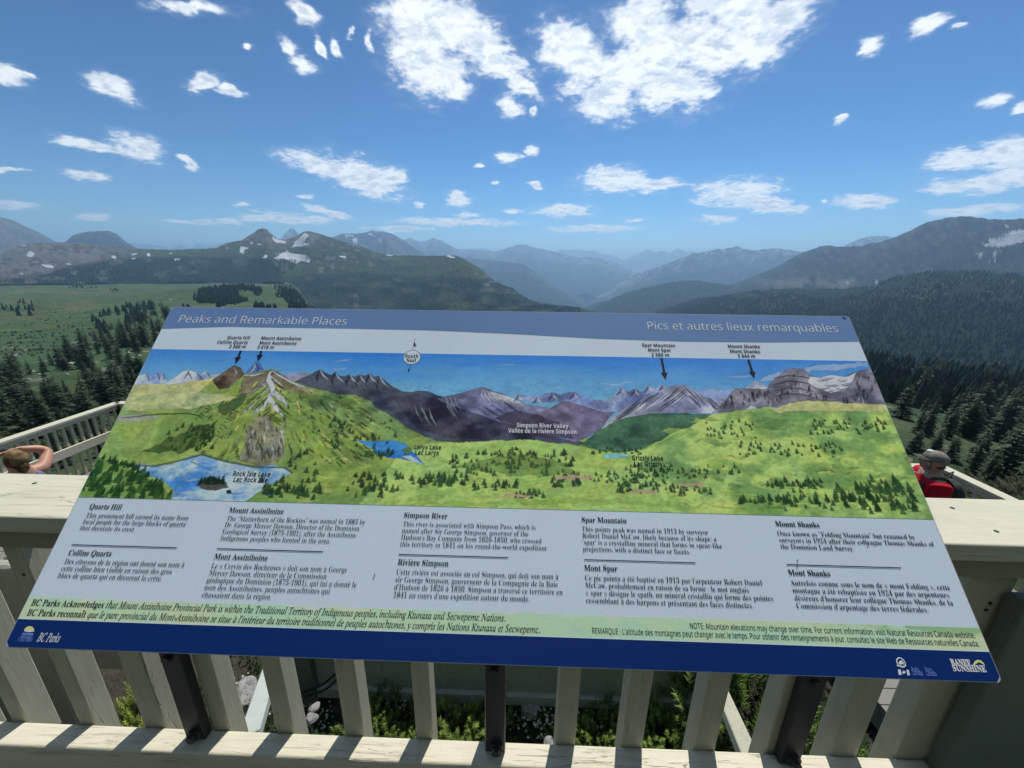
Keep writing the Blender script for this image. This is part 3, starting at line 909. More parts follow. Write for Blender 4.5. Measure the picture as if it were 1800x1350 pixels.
def vy(*pts):
    return sum(pp(*q)[1] for q in pts) / len(pts)


Y_ART_T = vy((260, 613), (900, 625), (1523, 635)); Y_ART_B = vy((133, 874), (900, 894), (1647, 912.5))
Y_GRN_T = vy((53, 1051), (700, 1072), (1725, 1101)); Y_FOOT = vy((32, 1089.5), (700, 1111), (1743, 1144))
E_ = 0.0015
hb = [(E_, pp(285, 578)[1])] + [pp(x, y) for x, y in ((400, 574.5), (600, 577.5), (750, 580.5), (900, 587), (1050, 595.5), (1200, 600.5), (1350, 602), (1450, 601))] + [(SW - E_, pp(1503, 600.5)[1])]
sheet('sheet', [(E_, -E_ - rc * .3), (rc, -E_), (SW - rc, -E_), (SW - E_, -E_ - rc * .3), (SW - E_, -SH + rc), (SW - rc, -SH + E_), (rc, -SH + E_), (E_, -SH + rc)], 0.0003, SP_WHITE)
sheet('header_band', [(E_, -rc), (rc * .4, -rc * .4), (rc, -E_), (SW - rc, -E_), (SW - rc * .4, -rc * .4), (SW - E_, -rc)] + hb[::-1], 0.0006, SP_HEAD)
sheet('footer_band', [(E_, Y_FOOT), (SW - E_, Y_FOOT), (SW - E_, -SH + rc), (SW - rc, -SH + E_), (rc, -SH + E_), (E_, -SH + rc)], 0.0006, SP_FOOT)


# ---- artwork: a watercolour panorama, brushed stroke by stroke onto a fine grid
class Canvas:
    def __init__(s, x0, x1, y0, y1, w, h, seed):
        s.x0, s.x1, s.y0, s.y1, s.w, s.h = x0, x1, y0, y1, w, h      # y0 top, y1 bottom
        s.X, s.Y = np.meshgrid(np.linspace(x0, x1, w), np.linspace(y0, y1, h))
        s.C = np.zeros((h, w, 3))
        u, v = s.X * 40, s.Y * 40
        s.wx = (fbm(u, v, 4, seed) - 0.5) * 0.030; s.wy = (fbm(u, v, 4, seed + 7) - 0.5) * 0.018
        s.n1 = fbm(s.X * 22, s.Y * 34, 5, seed + 13); s.n2 = fbm(s.X * 90, s.Y * 120, 4, seed + 23); s.n3 = fbm(s.X * 8, s.Y * 14, 4, seed + 33)

    def box(s, pts, pad):
        xs = [p[0] for p in pts]; ys = [p[1] for p in pts]
        i0 = max(0, int((min(xs) - pad - s.x0) / (s.x1 - s.x0) * (s.w - 1))); i1 = min(s.w, int((max(xs) + pad - s.x0) / (s.x1 - s.x0) * (s.w - 1)) + 2)
        j0 = max(0, int((max(ys) + pad - s.y0) / (s.y1 - s.y0) * (s.h - 1))); j1 = min(s.h, int((min(ys) - pad - s.y0) / (s.y1 - s.y0) * (s.h - 1)) + 2)
        return slice(j0, max(j0, j1)), slice(i0, max(i0, i1))

    def fill(s, px_pts, col, alpha=1.0, wob=0.3, var=0.15, col2=None, grad=None, loc=False):
        pts = px_pts if loc else [pp(*q) for q in px_pts]
        sl = s.box(pts, 0.02)
        X, Y = s.X[sl], s.Y[sl]
        if X.size == 0: return
        m = in_poly(X + s.wx[sl] * wob, Y + s.wy[sl] * wob, pts)
        if not m.any(): return
        c = np.broadcast_to(np.asarray(col), X.shape + (3,)).copy()
        if col2 is not None:
            if grad == 'y':
                ys = [q[1] for q in pts]; k = np.clip((Y - min(ys)) / (max(ys) - min(ys)), 0, 1)
            else:
                k = smooth(s.n1[sl] * 0.6 + s.n3[sl] * 0.4, 0.36, 0.62)
            c = lerp(c, np.asarray(col2), k)
        c = c * (1 + var * 2 * (s.n2[sl] - 0.5) + var * 2 * (s.n1[sl] - 0.5))[..., None]
        a = (m * alpha)[..., None]
        s.C[sl] = s.C[sl] * (1 - a) + c * a

    def stroke(s, pts, w, col, alpha=0.8, taper=True, wob=0.12):
        """brush stroke along picture points, w in metres on the sign"""
        P = np.array([pp(*q) for q in pts])
        L = [];  Rr = []
        for i in range(len(P)):
            t = P[min(i + 1, len(P) - 1)] - P[max(i - 1, 0)]
            t = t / (np.hypot(*t) + 1e-9)
            k = i / max(1, len(P) - 1)
            ww = w * (math.sin(math.pi * (0.12 + 0.83 * k)) if taper else 1) / 2
            L.append((P[i][0] - t[1] * ww, P[i][1] + t[0] * ww)); Rr.append((P[i][0] + t[1] * ww, P[i][1] - t[0] * ww))
        s.fill(L + Rr[::-1], col, alpha, wob, 0.12, loc=True)

    def tree(s, px, py, h, col, rnd):
        """small brushed spruce, foot at (px,py), h picture rows tall"""
        x, y = pp(px, py); _, y1 = pp(px, py - h)
        H = abs(y1 - y); w = H * rnd.uniform(0.34, 0.5)
        q = []
        n = 4
        for k in range(n):
            f = k / n
            q.append((x + w * (1 - f) * rnd.uniform(.75, 1.1), y + H * (0.08 + f * 0.85)))
            q.append((x + w * (1 - f) * 0.55, y + H * (0.14 + f * 0.85)))
        q.append((x + rnd.uniform(-.05, .05) * H, y + H))
        for k in range(n - 1, -1, -1):
            f = k / n
            q.append((x - w * (1 - f) * 0.55, y + H * (0.14 + f * 0.85)))
            q.append((x - w * (1 - f) * rnd.uniform(.75, 1.1), y + H * (0.08 + f * 0.85)))
        s.fill(q, col, 0.9, 0.10, 0.25, loc=True)


def paint_panorama():
    rnd = random.Random(4)
    cv = Canvas(E_, SW - E_, Y_ART_T, Y_ART_B, 1250, 370, 3)
    # sky wash
    k = np.clip((Y_ART_T - cv.Y) / (Y_ART_T - vy((900, 700))), 0, 1)
    sky_hi, sky_lo = ink(44, 104, 206), ink(100, 150, 228)
    s = lerp(sky_hi, sky_lo, np.clip(0.15 + 0.75 * k + 0.55 * (fbm(cv.X * 3, cv.Y * 18, 5, 6) - 0.5), 0, 1))
    cv.C[:] = s * (1 + 0.10 * (cv.n2 - 0.5))[..., None]
    deepb = ink(40, 98, 192)
    for _ in range(26):
        x, y = rnd.uniform(300, 1500), rnd.uniform(630, 690); l = rnd.uniform(20, 70)
        cv.stroke([(x, y), (x + l / 2, y + rnd.uniform(-4, 3)), (x + l, y + rnd.uniform(-5, 2))], rnd.uniform(.004, .009), deepb if rnd.random() < .6 else ink(165, 200, 232), 0.28, True, 0.5)
    cv.fill([(1330, 666), (1380, 652), (1450, 640), (1523, 637), (1530, 644), (1420, 655), (1350, 672)], ink(196, 214, 224), 0.4, 1.0)
    ground = [(225, 690), (500, 690), (800, 770), (1040, 780), (1250, 725), (1420, 703), (1560, 712), (1660, 930), (120, 900)]
    G1, G2, G3, G4 = ink(130, 158, 92), ink(102, 136, 82), ink(74, 108, 72), ink(146, 172, 100)
    FOR = ink(30, 52, 44); FORL = ink(60, 90, 58)
    cv.fill([(100, 676), (420, 676), (700, 745), (1000, 775), (1250, 735), (1700, 705), (1700, 940), (100, 940)], G1, 1, 0.2, 0.12, G2)
    # far ranges, left
    LAV, INK_ = ink(118, 136, 182), ink(48, 56, 84)
    far = [(215, 672), (236, 664), (245, 660), (258, 656), (269, 663), (275, 655), (287, 656), (294, 671), (307, 664), (320, 654), (333, 650), (346, 655), (352, 658), (362, 652), (374, 659), (392, 656), (410, 655), (410, 676), (300, 676), (215, 680)]
    cv.fill(far, LAV, 1, 0.15, 0.25, ink(160, 178, 212))
    for a, b in (((258, 657), (263, 672)), ((287, 657), (289, 672)), ((276, 656), (281, 670)), ((333, 651), (322, 668)), ((330, 653), (338, 668)), ((346, 656), (356, 668)), ((362, 653), (371, 664))):
        cv.stroke([a, ((a[0] + b[0]) / 2 + 1, (a[1] + b[1]) / 2), b], .004, INK_, .55)
    cv.fill([(215, 676), (300, 676), (390, 662), (420, 664), (380, 700), (215, 700)], ink(168, 168, 118), 1, 0.5, .1, ink(146, 152, 110))
    # the distant horn
    cv.fill([(428, 660), (440, 646), (451, 637), (458, 640), (463, 650), (466, 660)], ink(74, 96, 148), 1, .1, .2)
    cv.stroke([(450, 640), (446, 650), (436, 658)], .006, ink(170, 190, 220), .8); cv.stroke([(452, 641), (456, 648), (450, 655)], .003, ink(30, 40, 70), .8)
    # dark ranges behind, mid left
    cv.fill([(488, 664), (512, 656), (535, 655), (560, 660), (600, 662), (560, 676), (500, 676)], ink(120, 124, 146), 1, .2, .25)
    dk = [(525, 668), (540, 661), (553, 655), (563, 650), (572, 655), (582, 660), (590, 654), (598, 661), (606, 662), (614, 658), (622, 663), (632, 658), (640, 661), (650, 657), (658, 663), (666, 661), (676, 668), (690, 680), (706, 688),
          (722, 690), (738, 687), (752, 688), (768, 695), (782, 698), (800, 700), (830, 720), (880, 740), (960, 768), (1030, 778), (1000, 790), (760, 775), (690, 742), (600, 700), (540, 690), (505, 676)]
    cv.fill(dk, ink(52, 58, 74), 1, .15, .35, ink(72, 80, 92))
    for x, y in ((563, 651), (590, 655), (615, 659), (632, 659), (650, 658), (668, 663)):
        cv.stroke([(x, y), (x + 6, y + 9), (x + 16, y + 18)], .006, ink(150, 162, 182), .7)
        cv.stroke([(x - 1, y + 2), (x - 6, y + 12), (x - 5, y + 22)], .007, ink(26, 32, 42), .6)
    # central purple peak and valley
    pk = [(768, 700), (800, 694), (815, 690), (830, 684), (850, 681), (868, 688), (884, 692), (900, 702), (930, 712), (960, 716), (1010, 745), (1010, 770), (900, 762), (820, 735)]
    cv.fill(pk, ink(84, 88, 114), 1, .15, .25, ink(114, 118, 148))
    for i in range(9):
        x = 838 + i * 7
        cv.stroke([(850 + i * 3, 684 + i), (x + 8, 694 + i), (x + 18 + i * 3, 708 + i * 1.5)], .006, ink(188, 196, 216), .62)
    for i in range(14):
        x = rnd.uniform(790, 900); y = rnd.uniform(700, 735)
        cv.stroke([(x, y), (x + 12, y + 9), (x + 30, y + 20)], .006, ink(58, 56, 76), .5)
    cv.fill([(960, 722), (985, 708), (1000, 702), (1030, 708), (1060, 722), (1080, 722), (1050, 760), (1012, 778), (985, 768), (930, 735)], ink(82, 80, 102), 1, .2, .22, ink(104, 100, 124))
    cv.fill([(690, 700), (735, 692), (790, 712), (880, 742), (985, 770), (1010, 778), (900, 774), (790, 770), (730, 752)], ink(42, 44, 58), .92, .3, .4, ink(64, 66, 80))
    for i in range(10):
        x = rnd.uniform(720, 800); y = rnd.uniform(690, 725)
        cv.stroke([(x, y), (x + 4, y + 14), (x + 14, y + 30)], .005, ink(128, 136, 150), .5)
    cv.fill([(870, 735), (905, 722), (950, 730), (1000, 750), (1010, 772), (930, 765)], ink(56, 52, 68), .8, .4, .3)
    # far blue range in the notch
    nb = [(900, 700), (912, 693), (922, 699), (932, 696), (945, 697), (960, 692), (972, 690), (985, 695), (998, 690), (1010, 689), (1030, 698), (1050, 704), (1075, 701), (1082, 690), (1093, 681), (1104, 690), (1116, 683), (1128, 690), (1140, 677), (1152, 684), (1165, 675), (1180, 688), (1160, 700), (1110, 722), (1060, 725), (1000, 706), (940, 708)]
    cv.fill(nb, ink(92, 104, 142), 1, .12, .3, ink(126, 140, 176))
    for x, y in ((912, 694), (945, 698), (972, 691), (1010, 690), (1093, 682), (1116, 684), (1140, 678), (1165, 676)):
        cv.stroke([(x, y), (x + 3, y + 7), (x + 10, y + 13)], .005, ink(204, 214, 230), .8)
        cv.stroke([(x, y + 1), (x - 4, y + 8), (x - 9, y + 13)], .005, ink(40, 48, 76), .7)
    # bright rocky peak right of the notch
    rp = [(1040, 770), (1070, 738), (1105, 712), (1140, 694), (1165, 684), (1185, 678), (1200, 676), (1214, 683), (1228, 690), (1250, 690), (1285, 688), (1300, 700), (1275, 728), (1180, 726), (1110, 740)]
    cv.fill(rp, ink(112, 118, 140), 1, .15, .3, ink(142, 148, 168))
    for i in range(26):
        x0 = rnd.uniform(1120, 1210); y0 = 680 + abs(1195 - x0) * .28 + rnd.uniform(0, 8); l = rnd.uniform(14, 50)
        cv.stroke([(x0, y0), (x0 - l * .5, y0 + l * .42), (x0 - l, y0 + l * .75)], rnd.uniform(.003, .007), ink(206, 214, 226) if rnd.random() < .5 else ink(58, 62, 84), .7)
    for i in range(18):
        x0 = rnd.uniform(1195, 1250); y0 = 680 + (x0 - 1195) * .3 + rnd.uniform(0, 12); l = rnd.uniform(8, 26)
        cv.stroke([(x0, y0), (x0 + l * .6, y0 + l * .6), (x0 + l, y0 + l)], rnd.uniform(.003, .006), ink(200, 208, 222) if rnd.random() < .5 else ink(56, 60, 80), .7)
    cv.fill([(1225, 690), (1250, 684), (1270, 686), (1290, 684), (1300, 690), (1280, 702), (1240, 700)], ink(120, 138, 178), 1, .15, .2)
    # big cliffs at right
    cv.fill([(1308, 685), (1318, 676), (1326, 669), (1338, 673), (1350, 680), (1356, 690), (1310, 692)], ink(120, 132, 160), 1, .1, .3, ink(176, 188, 206))
    cl = [(1250, 728), (1275, 705), (1292, 684), (1310, 683), (1330, 684), (1348, 684), (1356, 672), (1370, 660), (1380, 650), (1395, 647), (1412, 649), (1424, 660), (1440, 664), (1462, 660), (1480, 664), (1500, 655), (1520, 650), (1540, 648), (1570, 712), (1480, 708), (1420, 704), (1350, 716)]
    cv.fill(cl, ink(80, 82, 94), 1, .15, .35, ink(116, 116, 128))
    for i in range(80):
        x = rnd.uniform(1275, 1550); yt = np.interp(x, [1275, 1292, 1348, 1395, 1430, 1500, 1540], [706, 686, 686, 650, 672, 662, 654]); y = rnd.uniform(yt, 706)
        if 1428 < x < 1505 and y < 690: continue
        l = rnd.uniform(5, 16)
        cv.stroke([(x, y), (x + rnd.uniform(-2, 2), y + l / 2), (x + rnd.uniform(-4, 4), y + l)], rnd.uniform(.003, .006), ink(34, 34, 42) if rnd.random() < .7 else ink(164, 160, 164), .7)
    for y in (662, 672, 684, 694):
        cv.stroke([(1360, y + 4), (1385, y - 2), (1410, y), (1430, y + 5)], .004, ink(30, 30, 38), .6)
    cv.fill([(1424, 662), (1442, 664), (1462, 659), (1486, 663), (1506, 654), (1500, 668), (1486, 684), (1460, 692), (1436, 682), (1420, 672)], ink(186, 202, 216), .95, .3, .18, ink(214, 224, 232))
    for i in range(16):
        x = rnd.uniform(1428, 1490); y = rnd.uniform(664, 690)
        cv.stroke([(x, y), (x + 8, y + 2), (x + 18, y - 1)], .003, ink(84, 100, 124), .7)
    cv.fill([(1308, 722), (1320, 712), (1332, 718), (1340, 722)], ink(160, 172, 196), .9, .2)
    # dark wooded wedge under the bright peak
    cv.fill([(1024, 782), (1050, 756), (1090, 738), (1140, 727), (1200, 727), (1258, 730), (1235, 742), (1190, 758), (1130, 788), (1090, 796), (1050, 792)], ink(50, 78, 66), 1, .35, .35, ink(66, 98, 78))
    # meadow ground on both sides
    right = [(1190, 762), (1250, 730), (1300, 722), (1360, 715), (1420, 704), (1480, 708), (1560, 712), (1680, 930), (1050, 930), (1060, 800), (1130, 790)]
    cv.fill(right, G2, 1, .5, .12, G4)
    cv.fill([(1350, 717), (1420, 704), (1480, 708), (1562, 712), (1575, 724), (1450, 722), (1370, 726)], ink(168, 164, 118), .75, .6, .1)
    mid = [(760, 780), (840, 776), (930, 772), (1010, 782), (1060, 792), (1110, 800), (1200, 930), (560, 930), (600, 820)]
    cv.fill(mid, G4, 1, .5, .12, G1)
    for i in range(60):
        x = rnd.uniform(1150, 1600); y = rnd.uniform(735, 890); l = rnd.uniform(20, 70)
        cv.fill([(x, y), (x + l * .3, y - rnd.uniform(3, 8)), (x + l, y - rnd.uniform(-4, 5)), (x + l * .7, y + rnd.uniform(3, 9))], (G3, FORL, G4, G1)[rnd.randrange(4)], .42, 1.2, .2)
    # left hill: the great central ridge
    hill = [(340, 700), (376, 668), (398, 650), (410, 644), (424, 646), (430, 658), (452, 655), (476, 648), (488, 652), (505, 668), (560, 684), (620, 700), (690, 742), (770, 776), (700, 800), (620, 900), (330, 860), (215, 800), (215, 712)]
    cv.fill(hill, ink(130, 152, 86), 1, .4, .15, ink(104, 128, 74))
    cv.fill([(500, 690), (560, 686), (640, 700), (700, 740), (745, 768), (690, 775), (610, 745), (540, 715)], ink(70, 94, 66), .85, .7, .35, ink(110, 134, 84))
    cv.fill([(374, 669), (398, 650), (411, 643), (424, 647), (430, 660), (418, 668), (402, 682), (385, 684)], ink(62, 56, 54), 1, .25, .4, ink(104, 96, 84))
    cv.fill([(430, 660), (452, 656), (476, 649), (490, 654), (510, 672), (560, 690), (510, 690), (480, 672), (455, 682), (432, 700), (418, 690)], ink(92, 84, 76), .9, .4, .4, ink(132, 126, 108))
    for i in range(46):
        x0 = 474 + rnd.gauss(0, 10); y0 = rnd.uniform(655, 735); sgn = -1 if rnd.random() < .5 else 1; l = rnd.uniform(8, 34)
        col = (ink(206, 214, 218), ink(52, 46, 44), ink(168, 174, 110), ink(84, 98, 62))[rnd.randrange(4)]
        cv.stroke([(x0, y0), (x0 + sgn * l * .5, y0 + l * .5), (x0 + sgn * l, y0 + l * .85)], rnd.uniform(.003, .008), col, .7)
    cv.stroke([(476, 651), (474, 668), (480, 684), (474, 700), (484, 716), (498, 732)], .014, ink(206, 214, 224), .95, True, .5)
    cv.stroke([(478, 690), (470, 706), (466, 722)], .009, ink(206, 214, 224), .9, True, .5); cv.stroke([(480, 684), (496, 702), (504, 718)], .008, ink(200, 210, 220), .9, True, .5)
    cv.stroke([(478, 651), (496, 664), (520, 676), (552, 686)], .006, ink(204, 212, 218), .8); cv.stroke([(428, 660), (448, 660), (470, 654)], .006, ink(206, 214, 222), .85); cv.stroke([(412, 646), (416, 656), (410, 664)], .005, ink(200, 206, 210), .8)
    for i in range(120):
        x0 = rnd.uniform(380, 640); y0 = rnd.uniform(695, 800); d = (x0 - 475) / 160; l = rnd.uniform(10, 36)
        col = (ink(168, 180, 96), ink(92, 112, 62), ink(58, 78, 54), ink(130, 128, 92), ink(150, 166, 84))[rnd.randrange(5)]
        cv.stroke([(x0, y0), (x0 + d * l * .6, y0 + l * .5), (x0 + d * l * 1.3, y0 + l * .8)], rnd.uniform(.004, .011), col, .5)
    cv.fill([(440, 740), (470, 728), (490, 760), (500, 800), (470, 822), (420, 812), (430, 770)], ink(98, 98, 92), .85, .8, .4, ink(134, 130, 118))
    for i in range(46):
        x0 = rnd.uniform(430, 500); y0 = rnd.uniform(735, 806)
        cv.stroke([(x0, y0), (x0 + rnd.uniform(-4, 4), y0 + 8), (x0 + rnd.uniform(-7, 7), y0 + 18)], rnd.uniform(.003, .006), (ink(46, 52, 48), ink(180, 182, 170), ink(76, 92, 60))[rnd.randrange(3)], .65)
    for i in range(150):
        x0 = rnd.uniform(350, 640); y0 = rnd.uniform(672, 812); d = (x0 - 475) / 170; l = rnd.uniform(5, 18)
        if y0 < 668 + abs(x0 - 470) * .18: continue
        col = (ink(36, 50, 40), ink(50, 66, 46), ink(62, 58, 50), ink(190, 196, 130), ink(28, 36, 36))[rnd.randrange(5)]
        cv.stroke([(x0, y0), (x0 + d * l * .5, y0 + l * .4), (x0 + d * l, y0 + l * .6)], rnd.uniform(.002, .0055), col, .75)
    for i in range(70):
        x = rnd.uniform(330, 375) if rnd.random() < .6 else rnd.uniform(295, 372); y = rnd.uniform(752, 795)
        if y > 800 - (x - 290) * .1: continue
        cv.tree(x, y, rnd.uniform(6, 12), lerp(FOR, FORL, rnd.random() * .4), rnd)
    for x0, y0, x1, y1 in ((500, 700, 560, 752), (545, 690, 640, 720), (600, 712, 700, 760), (520, 740, 600, 790), (380, 700, 340, 740), (410, 720, 372, 770)):
        for j in range(9):
            f = j / 9; cv.stroke([(x0 + (x1 - x0) * f, y0 + (y1 - y0) * f), (x0 + (x1 - x0) * f + rnd.uniform(4, 10), y0 + (y1 - y0) * f + rnd.uniform(1, 6))], rnd.uniform(.004, .008), ink(44, 64, 50), .7, True, .4)
    # washes on the far left
    cv.fill([(215, 700), (300, 690), (400, 690), (420, 700), (330, 720), (215, 724)], ink(128, 146, 112), .8, .8, .2, ink(164, 170, 124))
    cv.fill([(200, 732), (250, 728), (285, 733), (250, 740), (200, 742)], ink(132, 136, 130), .9, .4, .15)
    cv.fill([(300, 770), (330, 755), (368, 745), (372, 770), (350, 788), (310, 795), (250, 795)], ink(62, 88, 52), .75, 1.0, .4, FOR)
    cv.fill([(380, 720), (410, 700), (430, 690), (425, 712), (395, 730)], ink(56, 80, 58), .8, 1.2, .4)
    cv.stroke([(215, 735), (280, 728), (330, 727), (370, 734)], .004, ink(44, 52, 44), .7)
    # lakes
    LK, LK2 = ink(70, 124, 196), ink(150, 186, 218)
    rock = [(228, 818), (250, 814), (275, 818), (300, 817), (318, 808), (335, 802), (355, 799), (380, 808), (405, 812), (425, 818), (450, 820), (480, 817), (500, 822), (514, 832), (495, 842), (470, 856), (450, 868), (430, 884), (300, 884), (305, 862), (290, 848), (262, 836)]
    cv.fill(rock, LK, 1, .25, .12, LK2)
    cv.stroke([(228, 818), (275, 819), (318, 809), (355, 799), (405, 813), (450, 821), (500, 822), (514, 832)], .004, ink(70, 74, 62), .8, False)
    for i in range(24):
        x, y = rnd.uniform(300, 470), rnd.uniform(816, 872)
        cv.stroke([(x, y), (x + 14, y - 1), (x + 30, y + 1)], .006, ink(44, 100, 184) if rnd.random() < .5 else ink(190, 212, 230), .4, True, .5)
    cv.fill([(344, 852), (356, 842), (372, 838), (392, 846), (404, 856), (380, 862), (352, 858)], ink(78, 78, 72), 1, .5, .3)
    for i in range(26):
        x = rnd.uniform(350, 392); cv.tree(x, 846 + rnd.uniform(0, 8), rnd.uniform(8, 15), FOR, rnd)
    cv.fill([(398, 862), (406, 861), (408, 867), (400, 868)], FOR, 1, .1); cv.stroke([(336, 812), (346, 816)], .004, FOR, .9); cv.stroke([(350, 818), (358, 821)], .004, FOR, .9)
    lar = [(626, 774), (655, 776), (690, 774), (712, 780), (722, 790), (738, 806), (745, 817), (728, 812), (704, 806), (680, 804), (664, 800), (650, 786)]
    cv.fill(lar, ink(36, 92, 190), 1, .2, .1, ink(60, 120, 204))
    cv.fill([(705, 802), (722, 800), (745, 817), (730, 814)], LK2, .9, .3); cv.fill([(706, 792), (720, 786), (724, 796), (712, 800)], G3, 1, .4)
    cv.fill([(1058, 800), (1080, 797), (1106, 798), (1104, 804), (1085, 806), (1066, 806)], LK, 1, .15, .1, ink(110, 166, 216))
    # meadow brushwork
    for i in range(150):
        x = rnd.uniform(520, 1600); y = rnd.uniform(800, 888); l = rnd.uniform(14, 60)
        cv.stroke([(x, y), (x + l * .5, y + rnd.uniform(-3, 3)), (x + l, y + rnd.uniform(-4, 4))], rnd.uniform(.004, .014), (G2, G4, ink(184, 196, 100), ink(118, 146, 70), ink(98, 128, 66))[rnd.randrange(5)], .38, True, 1.0)
    for q in ([(560, 760), (610, 775), (650, 800), (700, 830)], [(500, 720), (560, 780), (610, 850)], [(520, 800), (560, 840), (640, 872)], [(700, 888), (1000, 880), (1300, 893)]):
        cv.stroke(q, .012, ink(104, 134, 62), .45, True, 1.0)
    # woods drawn as clusters of little spruces
    CL = [(560, 742, 700, 790, 40, 6, 12), (790, 800, 1010, 838, 90, 7, 13), (640, 795, 690, 808, 26, 7, 12), (860, 792, 1010, 812, 40, 6, 9), (720, 840, 820, 858, 50, 9, 17), (830, 850, 915, 864, 26, 8, 14), (620, 838, 710, 856, 26, 8, 14),
          (968, 836, 1020, 858, 30, 7, 14), (1010, 835, 1170, 852, 46, 6, 10), (1085, 850, 1160, 868, 36, 7, 13), (900, 868, 960, 878, 22, 7, 12), (1170, 858, 1250, 872, 26, 7, 12), (1300, 880, 1440, 890, 34, 9, 18), (1350, 848, 1445, 862, 40, 8, 14),
          (1100, 822, 1300, 842, 70, 6, 10), (1300, 780, 1480, 805, 60, 6, 10), (1420, 740, 1560, 765, 50, 6, 10), (1240, 740, 1330, 772, 34, 5, 9), (1040, 790, 1130, 800, 24, 5, 8),
          (1500, 850, 1590, 884, 44, 10, 20), (1470, 868, 1620, 906, 46, 11, 22), (1380, 868, 1470, 900, 22, 9, 16), (610, 856, 700, 876, 20, 9, 18), (500, 860, 580, 880, 14, 11, 20), (455, 850, 510, 878, 26, 10, 18), (505, 800, 560, 850, 16, 8, 14)]
    for (x0, y0, x1, y1, n, h0, h1) in CL:
        for i in range(n):
            x = rnd.uniform(x0, x1); k = (x - x0) / (x1 - x0)
            y = y0 + (y1 - y0) * min(1, max(0, rnd.gauss(.5, .3)))
            cv.tree(x, y, rnd.uniform(h0, h1), lerp(FOR, FORL, rnd.random() * .6), rnd)
    cv.fill([(800, 822), (860, 806), (920, 800), (985, 812), (1010, 830), (960, 838), (880, 830)], ink(66, 94, 58), .55, 1.2, .3)
    for x, y, w in ((990, 842, 40), (905, 872, 60), (1215, 851, 50), (1130, 865, 60), (1015, 838, 50)):
        cv.fill([(x - w / 2, y + 2), (x - w / 4, y - 4), (x + w / 2, y - 2), (x + w / 3, y + 3)], ink(150, 128, 110), .8, .6, .2)
    # dark spruces at the near left corner
    cv.fill([(160, 800), (210, 820), (270, 846), (312, 884), (120, 880)], ink(86, 112, 58), .8, .8, .3, G2)
    for i in range(120):
        x = rnd.uniform(140, 310); y = rnd.uniform(812, 882)
        if y < 812 + (x - 170) * .42: continue
        cv.tree(x, y, rnd.uniform(12, 26), lerp(ink(34, 58, 44), ink(60, 92, 56), rnd.random() * .7), rnd)
    for i in range(30):
        x = rnd.uniform(180, 262); cv.tree(x, 806 + (x - 180) * .36 + rnd.uniform(-4, 6), rnd.uniform(8, 14), ink(36, 60, 44), rnd)
    # pigment pooling: mottled washes and darker rims where colours meet
    lum = cv.C.mean(-1)
    gy, gx = np.gradient(lum)
    rim = np.clip(np.hypot(gx, gy) * 3.2 / (lum + 0.08), 0, 1)
    low = smooth(Y_ART_T - cv.Y, 0.05, 0.13)
    hue = fbm(cv.X * 15, cv.Y * 26, 5, 71)
    wash = 1 + (0.55 * (fbm(cv.X * 34, cv.Y * 60, 5, 72) - .5) + 0.5 * (fbm(cv.X * 130, cv.Y * 190, 3, 73) - .5)) * (0.25 + 0.75 * low)
    cv.C = cv.C * wash[..., None] * (1 - 0.38 * rim[..., None])
    sh = ((hue - .5) * 0.9 * low)[..., None]
    cv.C = np.clip(cv.C * (1 + sh * np.array([0.30, 0.10, -0.45])), 0.004, 0.86)
    return cv


def band_canvas():
    cv = Canvas(E_, SW - E_, Y_GRN_T, Y_FOOT, 700, 34, 41)
    k = smooth(cv.n3 * .6 + cv.n1 * .4, .3, .7)
    cv.C[:] = lerp(ink(140, 178, 150), ink(160, 192, 142), k)
    xr = smooth(cv.X, 0.75 * SW, 0.98 * SW) * smooth(cv.Y, Y_FOOT + .022, Y_GRN_T - 0.002)
    cv.C[:] = lerp(cv.C, ink(104, 142, 104), np.clip(xr * 1.3 * smooth(cv.n1, .40, .60), 0, .75))
    edge = smooth(cv.Y, Y_GRN_T - .010, Y_GRN_T) * smooth(cv.n1, .45, .62)
    cv.C[:] = lerp(cv.C, ink(*WHITE_PX), edge * (1 - smooth(cv.X, .5 * SW, .7 * SW)) * .8)
    return cv


def lay_canvas(name, cv, z):
    P = np.stack([cv.X, cv.Y, np.full_like(cv.X, z)], -1)
    me = grid_mesh(name, P[::-1], np.clip(cv.C[::-1], 0.002, 0.9))
    return mesh_obj(name, me, SP_ART, sign)


lay_canvas('painted_panorama', paint_panorama(), 0.0007)
lay_canvas('green_band', band_canvas(), 0.0007)
sheet('band_edge', [(E_, Y_FOOT + .0018), (SW - E_, Y_FOOT + .0018), (SW - E_, Y_FOOT), (E_, Y_FOOT)], 0.0009, SP_WHITE)

# ---- lettering: glyph outlines are taken once, then set line by line
UP = {'serif': (0x1D400, 0x1D41A, 0x1D7CE, -0.010, 0.88), 'serifb': (0x1D400, 0x1D41A, 0x1D7CE, 0.004, 1.0), 'italic': (0x1D434, 0x1D44E, None, 0.006, 1.0),
      'bolditalic': (0x1D468, 0x1D482, None, 0.0, 1.0), 'sans': (0x1D5A0, 0x1D5BA, 0x1D7E2, 0.0, 1.0), 'thin': (0x1D5A0, 0x1D5BA, 0x1D7E2, -0.011, 1.0), 'sansb': (0x1D5D4, 0x1D5EE, 0x1D7EC, 0.0, 1.0), 'slab': (0x1D400, 0x1D41A, 0x1D7CE, 0.022, 1.0)}
ACC = {'é': ('e', 'a'), 'è': ('e', 'g'), 'à': ('a', 'g'), 'ê': ('e', 'c'), 'ô': ('o', 'c'), 'î': ('i', 'c'), 'É': ('E', 'a')}
_G = {}


